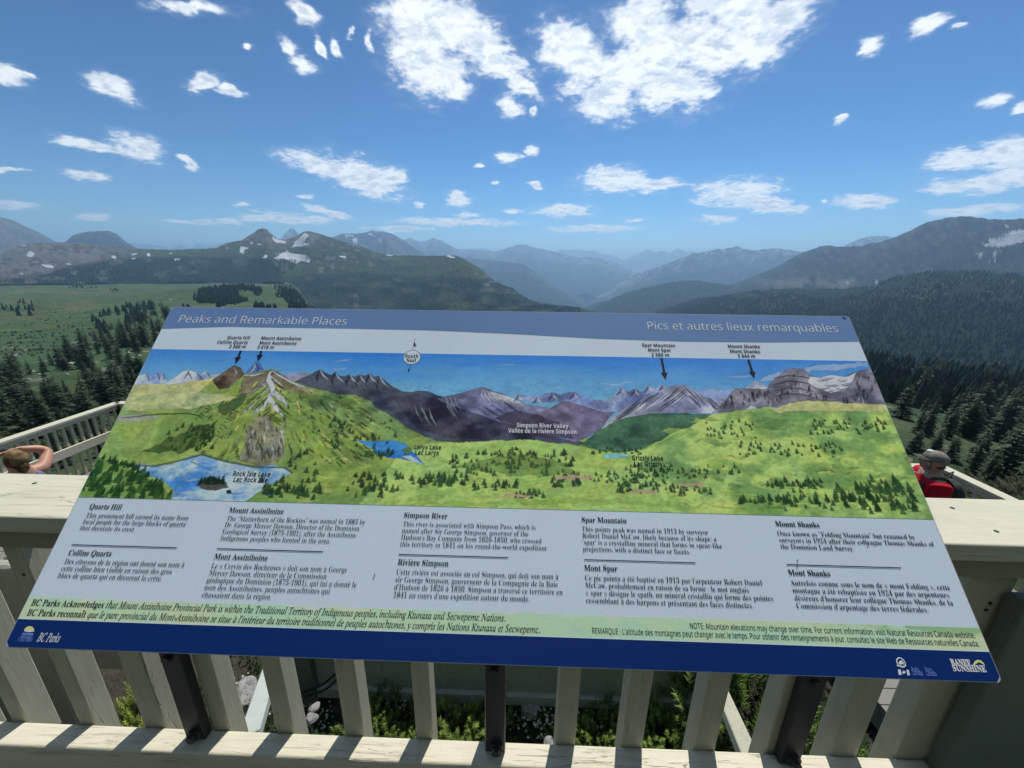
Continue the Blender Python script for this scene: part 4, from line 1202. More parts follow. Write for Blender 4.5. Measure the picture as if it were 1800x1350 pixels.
def _text_mesh(body, off):
    cu = bpy.data.curves.new('t', 'FONT'); cu.body = body; cu.size = 1.0; cu.resolution_u = 3; cu.offset = off
    ob = bpy.data.objects.new('t', cu); COL.objects.link(ob)
    dg = bpy.context.evaluated_depsgraph_get(); dg.update()
    me = bpy.data.meshes.new_from_object(ob.evaluated_get(dg))
    n = len(me.vertices)
    V = np.empty(n * 3, np.float32); me.vertices.foreach_get('co', V); V = V.reshape(-1, 3)[:, :2]
    me.calc_loop_triangles()
    T = np.empty(len(me.loop_triangles) * 3, np.int32)
    me.loop_triangles.foreach_get('vertices', T); T = T.reshape(-1, 3)
    bpy.data.objects.remove(ob); bpy.data.curves.remove(cu); bpy.data.meshes.remove(me)
    return V, T


def glyph(style, ch):
    key = (style, ch)
    if key in _G: return _G[key]
    up, lo_, dg, off, _w = UP[style]
    if ch in ACC:
        b, kind = ACC[ch]
        V, T, adv = glyph(style, b)
        cxg = (V[:, 0].min() + V[:, 0].max()) / 2 + (0.04 if style in ('italic', 'bolditalic') else 0); top = V[:, 1].max() + 0.05
        if b == 'i': top -= 0.12
        th = 0.045
        def bar(x0, y0, x1, y1): return [(x0 - th, y0), (x0 + th, y0), (x1 + th, y1), (x1 - th, y1)]
        qs = [bar(cxg - .03, top, cxg + .07, top + .14)] if kind == 'a' else [bar(cxg + .03, top, cxg - .07, top + .14)] if kind == 'g' else [bar(cxg - .12, top, cxg - .01, top + .12), bar(cxg + .12, top, cxg + .01, top + .12)]
        for q in qs:
            n = len(V); V = np.concatenate([V, np.array(q, np.float32)]); T = np.concatenate([T, np.array([[n, n + 1, n + 2], [n, n + 2, n + 3]], np.int32)])
        _G[key] = (V, T, adv); return _G[key]
    if 'A' <= ch <= 'Z': c = chr(up + ord(ch) - 65)
    elif 'a' <= ch <= 'z': c = '\u210e' if (lo_ == 0x1D44E and ch == 'h') else chr(lo_ + ord(ch) - 97)
    elif ch.isdigit() and dg: c = chr(dg + ord(ch) - 48)
    else: c = ch
    if '|' not in _G:
        W2 = _text_mesh('|    |', 0)[0]
        _G['|'] = (W2[:, 0].max() - W2[:, 0].min(), W2[W2[:, 0] < 0.5][:, 0].max())
    w0, bar_r = _G['|']
    V, T = _text_mesh('|  ' + c + '  |', off)
    adv = V[:, 0].max() - V[:, 0].min() - w0 - 2 * off
    sp = _G.get('sp')
    if sp is None:
        W1 = _text_mesh('| |', 0)[0]; W0 = _text_mesh('||', 0)[0]
        sp = _G['sp'] = (W1[:, 0].max() - W0[:, 0].max(), W0[:, 0].max() - W0[:, 0].min())
    left = V[:, 0].min() + off; xmax = V[:, 0].max()
    keep = (V[:, 0] > bar_r + 2 * abs(off) + 0.03) & (V[:, 0] < xmax - (bar_r - left) - 2 * abs(off) - 0.03)
    remap = np.cumsum(keep) - 1
    T = T[keep[T].all(1)]; T = remap[T].astype(np.int32)
    # pen position of the glyph: after the first bar and two spaces
    pen = (w0 - (bar_r - left) - 4 * sp[0]) * 0.5 + bar_r - 0.0
    pen = left + (w0 - 4 * sp[0] - (bar_r - left)) + 2 * sp[0]
    V = V[keep]; V = V - np.array([pen, 0], np.float32) if len(V) else V
    if ch == ' ': V, T, adv = np.zeros((0, 2), np.float32), np.zeros((0, 3), np.int32), sp[0]
    _G[key] = (V, T, float(adv)); return _G[key]


def set_line(parts, size):
    """parts: list of (style, text) -> verts, tris, width at cap size 'size' (em)"""
    Vs, Ts, n, x = [], [], 0, 0.0
    for style, text in parts:
        wmul = UP[style][4]
        for ch in text:
            V, T, adv = glyph(style, ch)
            if len(V):
                Vs.append(np.stack([(V[:, 0] * wmul + x) * size, V[:, 1] * size], -1)); Ts.append(T + n); n += len(V)
            x += adv * wmul
    return (np.concatenate(Vs), np.concatenate(Ts), x * size)


def lettering(name, lines, mat, z=0.0011):
    """lines: (parts, left baseline in picture px, right end px, em size). Glyph width is fitted to the measured line."""
    Vs, Ts, n = [], [], 0
    for parts, pl, pr, size in lines:
        V, T, w = set_line(parts, size)
        a = np.array(pp(*pl))
        if pr is None: sx = lines[0][4] if len(lines[0]) > 4 else 1.0
        elif isinstance(pr, float): sx = pr
        else: sx = (np.array(pp(*pr)) - a)[0] / w
        Q = np.zeros((len(V), 3)); Q[:, 0] = V[:, 0] * sx + a[0]; Q[:, 1] = V[:, 1] + a[1]; Q[:, 2] = z
        Vs.append(Q); Ts.append(T + n); n += len(V)
    me = bpy.data.meshes.new(name)
    raw_mesh(me, np.concatenate(Vs), np.concatenate(Ts), 3)
    return mesh_obj(name, me, mat, sign)


def width_of(parts, size):
    return set_line(parts, size)[2]


def paragraph(name, style, rows, first, last, ref, size, mat):
    """rows of text, left baselines first..last, ref=(row, right px) fixes the set width"""
    n = len(rows)
    P0, P1 = np.array(pp(*first)), np.array(pp(*last))
    i, rp = ref
    li = P0 + (P1 - P0) * (i / max(1, n - 1))
    sx = (pp(*rp)[0] - li[0]) / width_of([(style, rows[i])], size)
    Vs, Ts, k = [], [], 0
    for j, row in enumerate(rows):
        V, T, w = set_line([(style, row)], size)
        a = P0 + (P1 - P0) * (j / max(1, n - 1))
        a[0] = P0[0]
        Q = np.zeros((len(V), 3)); Q[:, 0] = V[:, 0] * sx + a[0]; Q[:, 1] = V[:, 1] + a[1]; Q[:, 2] = 0.0011
        Vs.append(Q); Ts.append(T + k); k += len(V)
    me = bpy.data.meshes.new(name)
    raw_mesh(me, np.concatenate(Vs), np.concatenate(Ts), 3)
    return mesh_obj(name, me, mat, sign)


lettering('title', [([('thin', 'Peaks and Remarkable Places')], (313, 567), (612, 571), 0.036)], SP_LIGHT)
lettering('title', [([('thin', 'Pics et autres lieux remarquables')], (1139, 579), (1478, 586), 0.036)], SP_LIGHT)
for rows in ([('Quartz Hill', (399.6, 596), (440, 597)), ('Colline Quartz', (382, 604), (436, 605.4)), ('2 580 m', (403, 612), (432.7, 613))],
             [('Mount Assiniboine', (459, 597), (530, 599)), ('Mont Assiniboine', (456, 605.4), (522, 607)), ('3 618 m', (452.5, 613), (482, 614))],
             [('Spar Mountain', (1129.3, 609.5), (1188, 611)), ('Mont Spar', (1139.7, 618), (1180.7, 619.2)), ('2 580 m', (1146, 626.6), (1177.7, 627.6))],
             [('Mount Shanks', (1280, 611.5), (1337.3, 613)), ('Mont Shanks', (1284, 620.3), (1337.7, 621.8)), ('2 844 m', (1297.7, 628.6), (1329, 629.6))]):
    lettering('peak_label', [([('sansb', a)], b, c_, 0.0145) for a, b, c_ in rows], SP_DARK)
for rows, mt in (([('Simpson River Valley', (908.8, 751), (1000, 754)), ('Vallée de la rivière Simpson', (894, 760.5), (1014.8, 764.5))], SP_LIGHT),
                 ([('Laryx Lake', (728.2, 789.5), (776.5, 791)), ('Lac Laryx', (729.8, 799.3), (772.8, 800.6))], SP_DARK),
                 ([('Rock Isle Lake', (409.3, 836.5), (476, 838.4)), ('Lac Rock Isle', (410, 846.8), (471, 848.6))], SP_DARK),
                 ([('Grizzly Lake', (1111.7, 808.8), (1167.3, 810.6)), ('Lac Grizzly', (1115, 819), (1166, 820.7))], SP_DARK)):
    lettering('place_label', [([('sansb', a)], b, c_, 0.0158) for a, b, c_ in rows], mt)
for s_, a, b in (('Quartz Hill', (157.8, 894), (214.4, 896)), ('Colline Quartz', (120.8, 975.5), (196.4, 978)), ('Mount Assiniboine', (403, 900.5), (499.5, 903.5)), ('Mont Assiniboine', (377, 982.5), (471.4, 985.5)),
                 ('Simpson River', (710.6, 909.3), (787.6, 911.5)), ('Rivière Simpson', (700, 992.5), (789.8, 995.4)), ('Spar Mountain', (1023, 917.5), (1103, 920)), ('Mont Spar', (1028, 1002.6), (1086.7, 1004.8)),
                 ('Mount Shanks', (1364.4, 925), (1442.4, 927.4)), ('Mont Shanks', (1387, 1011), (1461.6, 1013.6))):
    lettering('heading', [([('serifb', s_)], a, b, 0.0160)], SP_DARK)
PB = 0.0150
PARS = [
    (['This prominent hill earned its name from', 'local people for the large blocks of quartz', 'that decorate its crest.'], (151.4, 909.5), (140.3, 931.5), (0, (332, 914))),
    (['Des citoyens de la région ont donné son nom à', 'cette colline bien visible en raison des gros', 'blocs de quartz qui en décorent la crête.'], (113.9, 990.6), (102.8, 1015.5), (0, (325, 997))),
    (['The "Matterhorn of the Rockies" was named in 1885 by', 'Dr. George Mercer Dawson, Director of the Dominion', 'Geological Survey (1875-1901), after the Assiniboine', 'Indigenous peoples who hunted in the area.'], (399, 915), (387.5, 949.5), (0, (643, 922))),
    (['Le « Cervin des Rocheuses » doit son nom à George', 'Mercer Dawson, directeur de la Commission', 'géologique du Dominion (1875-1901), qui lui a donné le', 'nom des Assiniboines, peuples autochtones qui', 'chassaient dans la région.'], (372, 998.5), (355.6, 1049.5), (0, (611.3, 1005.4))),
    (['This river is associated with Simpson Pass, which is', 'named after Sir George Simpson, governor of the', "Hudson's Bay Company from 1826-1850, who crossed", 'this territory in 1841 on his round-the-world expedition.'], (709, 924.6), (704, 960), (3, (964, 967))),
    (['Cette rivière est associée au col Simpson, qui doit son nom à', 'sir George Simpson, gouverneur de la Compagnie de la Baie', "d'Hudson de 1826 à 1850. Simpson a traversé ce territoire en", "1841 au cours d'une expédition autour du monde."], (697.5, 1009.3), (692.3, 1049.6), (0, (983, 1017))),
    (['This pointy peak was named in 1913 by surveyor', 'Robert Daniel McCaw, likely because of its shape: a', "'spar' is a crystalline mineral that forms in spear-like", 'projections, with a distinct face or facets.'], (1023.8, 933.5), (1026, 968.6), (2, (1271, 963))),
    (["Ce pic pointu a été baptisé en 1913 par l'arpenteur Robert Daniel", 'McCaw, probablement en raison de sa forme : le mot anglais', '« spar » désigne le spath, un minéral cristallin qui forme des pointes', 'ressemblant à des harpons et présentant des faces distinctes.'], (1029, 1019.6), (1031.7, 1059.6), (0, (1341, 1028))),
    (['Once known as "Folding Mountain" but renamed by', 'surveyors in 1924 after their colleague Thomas Shanks of', 'the Dominion Land Survey.'], (1367.6, 941.4), (1374, 964.6), (1, (1643.4, 960.5))),
    (['Autrefois connue sous le nom de « mont Folding », cette', 'montagne a été rebaptisée en 1924 par des arpenteurs', "désireux d'honorer leur collègue Thomas Shanks, de la", "Commission d'arpentage des terres fédérales."], (1391, 1028.6), (1401, 1069), (0, (1671.6, 1036.5))),
]
for rows, a, b, ref in PARS:
    paragraph('paragraph', 'serif', rows, a, b, ref, PB, SP_NAVY)
for a, b in (((127.2, 957.5), (311.7, 962.5)), ((382, 964.4), (568.5, 970.2)), ((701, 974.5), (893, 979.4)), ((1027, 983.7), (1222, 988.7)), ((1382, 992.3), (1583, 998.4))):
    p0, p1 = pp(*a), pp(*b)
    sheet('divider', [(p0[0], p0[1] + .001), (p1[0], p0[1] + .001), (p1[0], p0[1] - .001), (p0[0], p0[1] - .001)], 0.0011, SP_NAVY)
lettering('acknowledgement', [([('serifb', 'BC Parks Acknowledges')], (55.4, 1064.2), (183, 1068.6), 0.0168),
                              ([('italic', 'that Mount Assiniboine Provincial Park is within the Traditional Territory of Indigenous peoples, including Ktunaxa and Secwepemc Nations.')], (187, 1068.8), (890, 1092), 0.0178),
                              ([('serifb', 'BC Parks reconnaît')], (48, 1081.6), (151, 1085.2), 0.0168),
                              ([('italic', "que le parc provincial du Mont-Assiniboine se situe à l'intérieur du territoire traditionnel de peuples autochtones, y compris les Nations Ktunaxa et Secwepemc.")], (155, 1085.6), (951, 1112), 0.0178)], SP_DARK)
lettering('note', [([('sans', 'NOTE: Mountain elevations may change over time. For current information, visit Natural Resources Canada website.')], (1213, 1104.6), (1715, 1120), 0.0138),
                   ([('sans', "REMARQUE : L'altitude des montagnes peut changer avec le temps. Pour obtenir des renseignements à jour, consultez le site Web de Ressources naturelles Canada.")], (1041, 1113.2), (1722, 1134.5), 0.0138)], SP_DARK)
lettering('footer_lettering', [([('italic', 'BC Parks')], (66, 1127.5), (105, 1129), 0.0215)], SP_LIGHT)
lettering('footer_lettering', [([('slab', 'BANFF')], (1673, 1169.5), (1708, 1170.5), 0.0150), ([('slab', 'SUNSHINE')], (1676, 1179), (1735, 1181), 0.0150)], SP_LIGHT)
lettering('footer_lettering', [([('serif', 'BRITISH')], (37, 1121), (57, 1121.6), 0.012), ([('serif', 'COLUMBIA')], (32, 1127), (57, 1127.8), 0.012)], SP_FAINT)
lettering('footer_lettering', [([('sans', 'Parks')], (1603, 1180.5), (1616, 1181), 0.011), ([('sans', 'Canada')], (1604, 1186.5), (1623, 1187.2), 0.011), ([('sans', 'Parcs')], (1627, 1181.3), (1640, 1181.8), 0.011), ([('sans', 'Canada')], (1629, 1187.4), (1647, 1188), 0.011)], SP_FAINT)


def px_poly(name, pts, mat, z=0.0011):
    return sheet(name, [pp(*q) for q in pts], z, mat)


# arrows, compass flag, emblems
def arrow(p0, p1):
    a, b = np.array(pp(*p0)), np.array(pp(*p1)); d = (b - a) / np.hypot(*(b - a)); n = np.array([-d[1], d[0]])
    m = b - d * 0.021
    px_ = [a + n * .0032, m + n * .0032, m + n * .0085, b, m - n * .0085, m - n * .0032, a - n * .0032]
    sheet('arrow', [tuple(q) for q in px_], 0.0012, SP_DARK)


for p0, p1 in (((424, 616.5), (414.5, 640)), ((460, 617), (453.5, 636)), ((1162.5, 629.5), (1169.5, 668)), ((1315, 632), (1325.5, 666))): arrow(p0, p1)
cc = np.array(pp(724.2, 628.3)); rcx = (np.array(pp(739, 628.6)) - cc)[0]
ring = [(cc[0] + rcx * math.cos(2 * math.pi * k / 40), cc[1] + rcx * 0.93 * math.sin(2 * math.pi * k / 40)) for k in range(40)]
ring2 = [(cc[0] + (x - cc[0]) * 1.06, cc[1] + (y - cc[1]) * 1.06) for x, y in ring]
sheet('compass_ring', ring2, 0.0009, SP_DARK); sheet('compass_disc', ring, 0.0010, SP_WHITE)
px_poly('compass_flag', [(725.2, 615), (726, 615), (730, 595), (729.3, 595)], SP_DARK); px_poly('compass_flag', [(728.6, 600), (730.4, 606), (732.8, 609), (727.4, 607.6)], SP_DARK)
px_poly('compass_flag', [(721.6, 642), (722.4, 642), (719, 654), (718.2, 654)], SP_DARK); px_poly('compass_flag', [(718, 648.5), (721, 647.5), (719.5, 653), (716.8, 654)], SP_DARK)
lettering('compass_lettering', [([('serifb', 'South')], (711.7, 629), (736.6, 629.6), 0.0168), ([('serifb', 'Sud')], (714.6, 636.6), (732, 637), 0.0168)], SP_DARK, 0.0013)
px_poly('sun_emblem', [(43, 1109), (45, 1104.5), (49, 1101.3), (54, 1100.3), (58.5, 1102), (61, 1105.5), (61, 1110)], SP_ORANGE); px_poly('sun_emblem', [(44, 1109.6), (48, 1107.5), (52, 1106.8), (56, 1108), (60, 1110.4), (52, 1111)], SP_WHITE, 0.0013)
px_poly('sun_emblem', [(41, 1112), (60, 1113), (59, 1116), (40, 1115)], SP_FAINT)
bc = np.array(pp(1583, 1164.5)); br = (np.array(pp(1591, 1165)) - bc)[0]
for rr_, mt, z_ in ((1.0, SP_LIGHT, .0010), (.78, SP_FOOT, .0012)):
    sheet('beaver_emblem', [(bc[0] + br * rr_ * math.cos(2 * math.pi * k / 28), bc[1] + br * rr_ * math.sin(2 * math.pi * k / 28)) for k in range(28)], z_, mt)
px_poly('beaver_emblem', [(1578, 1167), (1579, 1163), (1582, 1160.6), (1585, 1160.8), (1587, 1164), (1588.5, 1168), (1584, 1166.5), (1582, 1168.5)], SP_LIGHT, .0014)
px_poly('beaver_emblem', [(1574, 1168), (1578, 1169.6), (1588, 1170), (1592.5, 1168.8), (1590, 1172), (1577, 1171.4)], SP_LIGHT, .0013)
px_poly('flag_emblem', [(1577.5, 1176.5), (1582.5, 1176.7), (1584, 1186.2), (1579, 1186)], SP_LIGHT); px_poly('flag_emblem', [(1592.5, 1177), (1596.5, 1177.2), (1598.5, 1187), (1594, 1186.6)], SP_LIGHT)
px_poly('flag_emblem', [(1587.5, 1177.5), (1588.6, 1180), (1591, 1179.6), (1590.4, 1182.4), (1588.4, 1184.4), (1586, 1183.6), (1584.8, 1181), (1586.6, 1180)], SP_LIGHT)
px_poly('mountain_emblem', [(1709, 1168.8), (1712, 1162.5), (1717, 1159.4), (1723, 1160.6), (1728, 1165), (1730.5, 1169.6), (1724, 1165.5), (1719, 1163.6), (1713, 1168)], SP_LIME)
# scratches
for q in ([(656, 1018), (659, 1008), (660, 1008), (657.4, 1018)], [(1399.6, 987), (1401.4, 983), (1402.6, 984), (1400.6, 988)], [(1400, 992), (1401.6, 991), (1401, 999), (1399.6, 999)], [(1523.5, 963), (1526, 952), (1526.8, 952), (1524.6, 963)], [(1478, 557), (1484, 558), (1488, 562), (1483, 560)]):
    px_poly('scratch', q, SP_NAVY, .0014)

# legs with bolts, and the arms that carry the plate
for px_ in (337, 870, 1409):
    x = at_y(px_, 1296, 0.803)[0]
    bm = bmesh.new()
    add_box(bm, (x - 0.031, 0.812, RAIL_Z + 0.001), (x + 0.031, 0.8425, CAP_Z - CAP_T - 0.088), 0.003, 1)
    for q in ((-0.0, 0.02),):
        pass
    lg = bm_obj('leg', bm, M_BLACK)
    bm = bmesh.new()
    add_tube(bm, [(x + .004, 0.813, RAIL_Z + 0.03), (x + .004, 0.802, RAIL_Z + 0.03)], 0.020, 14)
    add_tube(bm, [(x + .004, 0.802, RAIL_Z + 0.03), (x + .004, 0.790, RAIL_Z + 0.03)], 0.014, 6)
    bt = bm_obj('bolt', bm, M_BLACK)
    bm = bmesh.new()
    add_tube(bm, [(x - .004, 0.813, RAIL_Z + 0.345), (x - .004, 0.801, RAIL_Z + 0.345)], 0.013, 6)
    bt2 = bm_obj('bolt', bm, M_BLACK)
    bm = bmesh.new()
    def under(y): return CZ + (-0.121 - (1.12 - y) * 1.106) - 0.030
    add_beam(bm, (x, 0.60, under(0.60)), (x, 0.735, under(0.735)), 0.05, 0.02, 0.002)
    add_beam(bm, (x, 0.70, under(0.70) - .012), (x, 0.803, CAP_Z - CAP_T - 0.15), 0.04, 0.02, 0.002)
    ar = bm_obj('arm', bm, M_BLACK)
    bpy.context.view_layer.update()
    inv_ = sign.matrix_world.inverted()
    for o in (lg, ar):
        o.parent = sign; o.matrix_parent_inverse = inv_
    for o in (bt, bt2):
        o.parent = lg

# ------------------------------------------------------------------ lower walkways left and right
LOW = CZ - 3.67
RAIL_TOP = CZ - 2.6


def low_railing(name, segs, label, mid=True, spacing=0.125, z_top=RAIL_TOP, cap_w=0.15):
    """segs: list of ((x0,y0),(x1,y1)) runs at cap height"""
    root = empty(name, (segs[0][0][0], segs[0][0][1], LOW), label=label, cat='railing')
    for (x0, y0), (x1, y1) in segs:
        d = Vector((x1 - x0, y1 - y0, 0)); L = d.length; d.normalize(); n = Vector((-d.y, d.x, 0))
        A = Vector((x0, y0, 0)); B = Vector((x1, y1, 0))
        bm = bmesh.new(); add_beam(bm, A + Vector((0, 0, z_top - .02)), B + Vector((0, 0, z_top - .02)), cap_w, 0.04, 0.004)
        local(bm_obj('cap_rail', bm, M_WOOD_Y if abs(d.y) > .5 else M_WOOD_X, root), root)
        bm = bmesh.new(); add_beam(bm, A + Vector((0, 0, z_top - .085)), B + Vector((0, 0, z_top - .085)), 0.04, 0.085, 0.003)
        local(bm_obj('top_rail', bm, M_WOOD_Y if abs(d.y) > .5 else M_WOOD_X, root), root)
        if mid:
            bm = bmesh.new(); add_beam(bm, A + n * -0.045 + Vector((0, 0, z_top - .55)), B + n * -0.045 + Vector((0, 0, z_top - .55)), 0.04, 0.15, 0.004)
            local(bm_obj('mid_rail', bm, M_WOOD_Y if abs(d.y) > .5 else M_WOOD_X, root), root)
        k = int(L / spacing)
        for i in range(k + 1):
            p = A + d * (spacing * (i + .5) if spacing * (i + .5) < L else L)
            bm = bmesh.new(); add_box(bm, (p.x - .019, p.y - .019, LOW - .12), (p.x + .019, p.y + .019, z_top - .045), 0.003, 1)
            local(bm_obj('baluster', bm, M_WOOD_Z, root), root)
        for p in (A, B, (A + B) / 2):
            bm = bmesh.new(); add_box(bm, (p.x - .045, p.y - .045, LOW - 2.2), (p.x + .045, p.y + .045, z_top - .042), 0.004, 1)
            local(bm_obj('post', bm, M_WOOD_Z, root), root)
    return root


low_railing('walkway_railing', [((-7.86, 1.2), (-7.86, 6.86)), ((-7.86, 6.86), (-4.7, 6.86))], 'cream slatted railing on the lower walkway beyond the woman, at left')
low_railing('walkway_railing', [((5.97, 1.0), (5.97, 5.03)), ((5.97, 5.03), (3.3, 5.03))], 'cream railing on the lower walkway behind the man in red, at right')


def walkway(name, x0, x1, y0, y1, label):
    root = empty(name, ((x0 + x1) / 2, (y0 + y1) / 2, LOW)); tag(root, kind='structure')
    bm = bmesh.new()
    n = int((y1 - y0) / 0.145)
    for i in range(n):
        y = y0 + i * 0.145
        add_box(bm, (x0, y, LOW - .04), (x1, y + .139, LOW), 0.003, 1)
    local(bm_obj('planks', bm, M_DECK, root), root)
    bm = bmesh.new()
    for x in (x0 + .03, (x0 + x1) / 2, x1 - .03):
        add_box(bm, (x - .022, y0, LOW - .25), (x + .022, y1, LOW - .043), 0, 1)
    local(bm_obj('joists', bm, M_DECK, root), root)
    return root


walkway('lower_walkway', -7.95, -4.6, 1.0, 6.95, '')
walkway('lower_walkway', 3.25, 6.06, 0.95, 5.12, '')

# ------------------------------------------------------------------ the boardwalk below the sign
bw = empty('boardwalk', (0, 2.6, CZ - 3.9), label='low grey green boardwalk with a panelled skirt, seen under the sign between the balusters', cat='boardwalk')
bx0, bx1 = at_y(556, 1200, 2.6)[0], at_y(1250, 1200, 2.6)[0]
zt, zb_ = at_y(900, 1140, 2.6)[2], at_y(900, 1236, 2.6)[2]
hh = zt - zb_


def bwpart(name, a, b, mat, bev=.004):
    bm = bmesh.new(); add_box(bm, a, b, bev, 1); return local(bm_obj(name, bm, mat, bw), bw)


bwpart('deck_edge', (bx0, 2.55, zt - hh * .16), (bx1, 3.4, zt), M_GREEN)
bwpart('skirt', (bx0, 2.62, zb_ + hh * .18), (bx1, 2.66, zt - hh * .165), M_SKIRT)
bwpart('lower_beam', (bx0, 2.58, zb_), (bx1, 2.65, zb_ + hh * .175), M_GREEN)
for i in range(1, 12):
    x = bx0 + (bx1 - bx0) * i / 12
    bwpart('seam_batten', (x - .006, 2.612, zb_ + hh * .18), (x + .006, 2.6195, zt - hh * .165), M_GREEN, 0)
for x in (bx0 - .09, bx1 + .09):
    bwpart('post', (x - .085, 2.56, CZ - 4.6), (x + .085, 2.74, zt + .3), M_DGREEN)
# black cable looping from the boardwalk
bm = bmesh.new()
cp = [at_y(px, py, yy) for px, py, yy in ((600, 1180, 2.50), (585, 1188, 2.46), (572, 1200, 2.44), (558, 1208, 2.44), (540, 1214, 2.46), (524, 1218, 2.54))]
add_tube(bm, [tuple(q) for q in cp], 0.010, 8)
tag(bm_obj('cable', bm, M_RUBBER, None, True), label='black cable hanging in a loop from the boardwalk, upper one of two', cat='cable')
bm = bmesh.new()
cp = [at_y(px, py, yy) for px, py, yy in ((606, 1172, 2.50), (594, 1190, 2.44), (580, 1206, 2.40), (565, 1215, 2.40), (545, 1221, 2.42), (526, 1224, 2.50))]
add_tube(bm, [tuple(q) for q in cp], 0.012, 8)
tag(bm_obj('cable', bm, M_RUBBER, None, True), label='black cable hanging in a loop from the boardwalk, lower one of two', cat='cable')

# diagonal timber braces under the lookout
def brace(p0, y0, p1, y1, w, mat, label):
    a, b = at_y(*p0, y0), at_y(*p1, y1)
    bm = bmesh.new(); add_beam(bm, a, b, w, 0.045, 0.004)
    tag(bm_obj('brace', bm, mat), label=label, cat='brace')


M_WOOD_D = wood_material('bare_brace_timber', 2, (0.42, 0.40, 0.30), (0.28, 0.26, 0.2))
brace((438, 1300), 1.02, (480, 1165), 1.55, 0.075, M_GREEN, 'grey diagonal timber brace behind the fourth baluster from the left')
brace((1322, 1345), 1.0, (1262, 1205), 1.60, 0.07, M_WOOD_D, 'pale diagonal timber brace, sunlit at its foot, right of the middle leg')

# ------------------------------------------------------------------ plants and stones below the railing
def leaf_mat(name, col, rough=0.6, trans=0.25):
    m, nt, p = principled(name, col, rough, 0.25)
    oi = nt.add('ShaderNodeObjectInfo')
    at = nt.add('ShaderNodeVertexColor', layer_name='Col').outputs[0]
    co = nt.add('ShaderNodeTexCoord').outputs['Object']
    f = nt.math('MULTIPLY', nt.maprange(oi.outputs['Random'], 0, 1, 0.75, 1.25), nt.maprange(nt.noise(co, 2.0, 3.0), 0.3, 0.7, 0.75, 1.25))
    mul = nt.add('ShaderNodeVectorMath', operation='SCALE'); nt.link(at, mul.inputs[0]); nt.link(f, mul.inputs['Scale'])
    nt.link(mul.outputs[0], p.inputs['Base Color'])
    tr = nt.add('ShaderNodeBsdfTranslucent'); nt.link(mul.outputs[0], tr.inputs['Color'])
    mx = nt.add('ShaderNodeMixShader'); mx.inputs[0].default_value = trans
    out_ = nt.n['Material Output']
    nt.link(p.outputs[0], mx.inputs[1]); nt.link(tr.outputs[0], mx.inputs[2]); nt.link(mx.outputs[0], out_.inputs['Surface'])
    return m


M_NEEDLE = leaf_mat('fir_needles', (0.03, 0.06, 0.03))
M_BARK, _nt, _p = principled('bark', (0.10, 0.08, 0.065), 0.9, 0.1)
_co = _nt.add('ShaderNodeTexCoord').outputs['Object']
_nt.link(_nt.mix(_nt.noise(_co, 9.0, 5.0), (0.05, 0.04, 0.034, 1), (0.16, 0.14, 0.12, 1)), _p.inputs['Base Color'])
bump(_nt, _p, _nt.noise(_co, 30.0, 4.0), 0.6, 0.02)


def tri_mesh(name, T, C):
    me = bpy.data.meshes.new(name)
    T = np.asarray(T, np.float32); n = len(T)
    raw_mesh(me, T.reshape(-1, 3), np.arange(n * 3).reshape(-1, 3), 3, np.repeat(np.asarray(C, np.float32), 3, 0))
    return me


def conifer_meshes(seed, whorls=17, per=8, blades=9, spread=0.24, dark=(0.030, 0.058, 0.032), light=(0.105, 0.150, 0.062)):
    """unit-height fir: crown of drooping sprays round a tapered trunk with bare limb stubs"""
    r = random.Random(seed)
    T, C = [], []
    dark, light = np.array(dark), np.array(light)
    lean = (r.uniform(-.02, .02), r.uniform(-.02, .02))
    for w in range(whorls):
        h = 0.05 + 0.93 * (w / (whorls - 1)) ** 0.92
        rad = spread * (1 - h) ** 0.72 * r.uniform(0.8, 1.12) + 0.012
        if h < .18: rad *= 0.85
        for b in range(per if h < .85 else per - 3):
            if r.random() < 0.07: continue
            a = 2 * math.pi * (b + r.random() * .8) / per + w * 1.1
            R_ = rad * r.uniform(0.55, 1.15); hz_ = h + r.uniform(-.02, .02)
            droop = R_ * (0.42 - 0.75 * h + r.uniform(-.08, .08))
            da = np.array([math.cos(a), math.sin(a), 0]); dn = np.array([-da[1], da[0], 0])
            base = np.array([lean[0] * h, lean[1] * h, hz_])
            shade_ = r.random()
            for k in range(blades):
                f = 0.12 + 0.88 * (k / (blades - 1))
                p = base + da * R_ * f + np.array([0, 0, -droop * f * f + 0.02 * R_ * f])
                side = -1 if k % 2 else 1
                ln = R_ * (0.50 - 0.28 * f) * r.uniform(.7, 1.3) + 0.012
                tip = p + dn * side * ln + da * ln * 0.55 + np.array([0, 0, r.uniform(-.45, .2) * ln])
                if k == blades - 1: tip = p + da * ln * .8
                wv_ = da * ln * 0.42 + np.array([0, 0, r.uniform(-.1, .18) * ln])
                T.append((p - wv_ * .6, p + wv_, tip))
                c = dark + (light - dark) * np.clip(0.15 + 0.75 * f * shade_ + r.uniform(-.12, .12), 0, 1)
                C.append(c)
    for k in range(7):
        a = 2 * math.pi * k / 7
        T.append(((lean[0], lean[1], 1.03), (.012 * math.cos(a), .012 * math.sin(a), .93), (.012 * math.cos(a + .7), .012 * math.sin(a + .7), .93))); C.append(light)
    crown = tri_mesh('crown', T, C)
    bm = bmesh.new()
    add_tube(bm, [(0, 0, -.06), (0, 0, .05), (lean[0] * .5, lean[1] * .5, .5), (lean[0], lean[1], .97)], [.026, .021, .012, .002], 7)
    for k in range(9):
        a = r.uniform(0, 6.28); h = r.uniform(.05, .6); L = spread * (1 - h) * .7
        add_tube(bm, [(0, 0, h), (L * math.cos(a), L * math.sin(a), h - L * .1)], [.005, .0015], 4)
    tr = bpy.data.meshes.new('trunk'); bm.to_mesh(tr); bm.free()
    return crown, tr


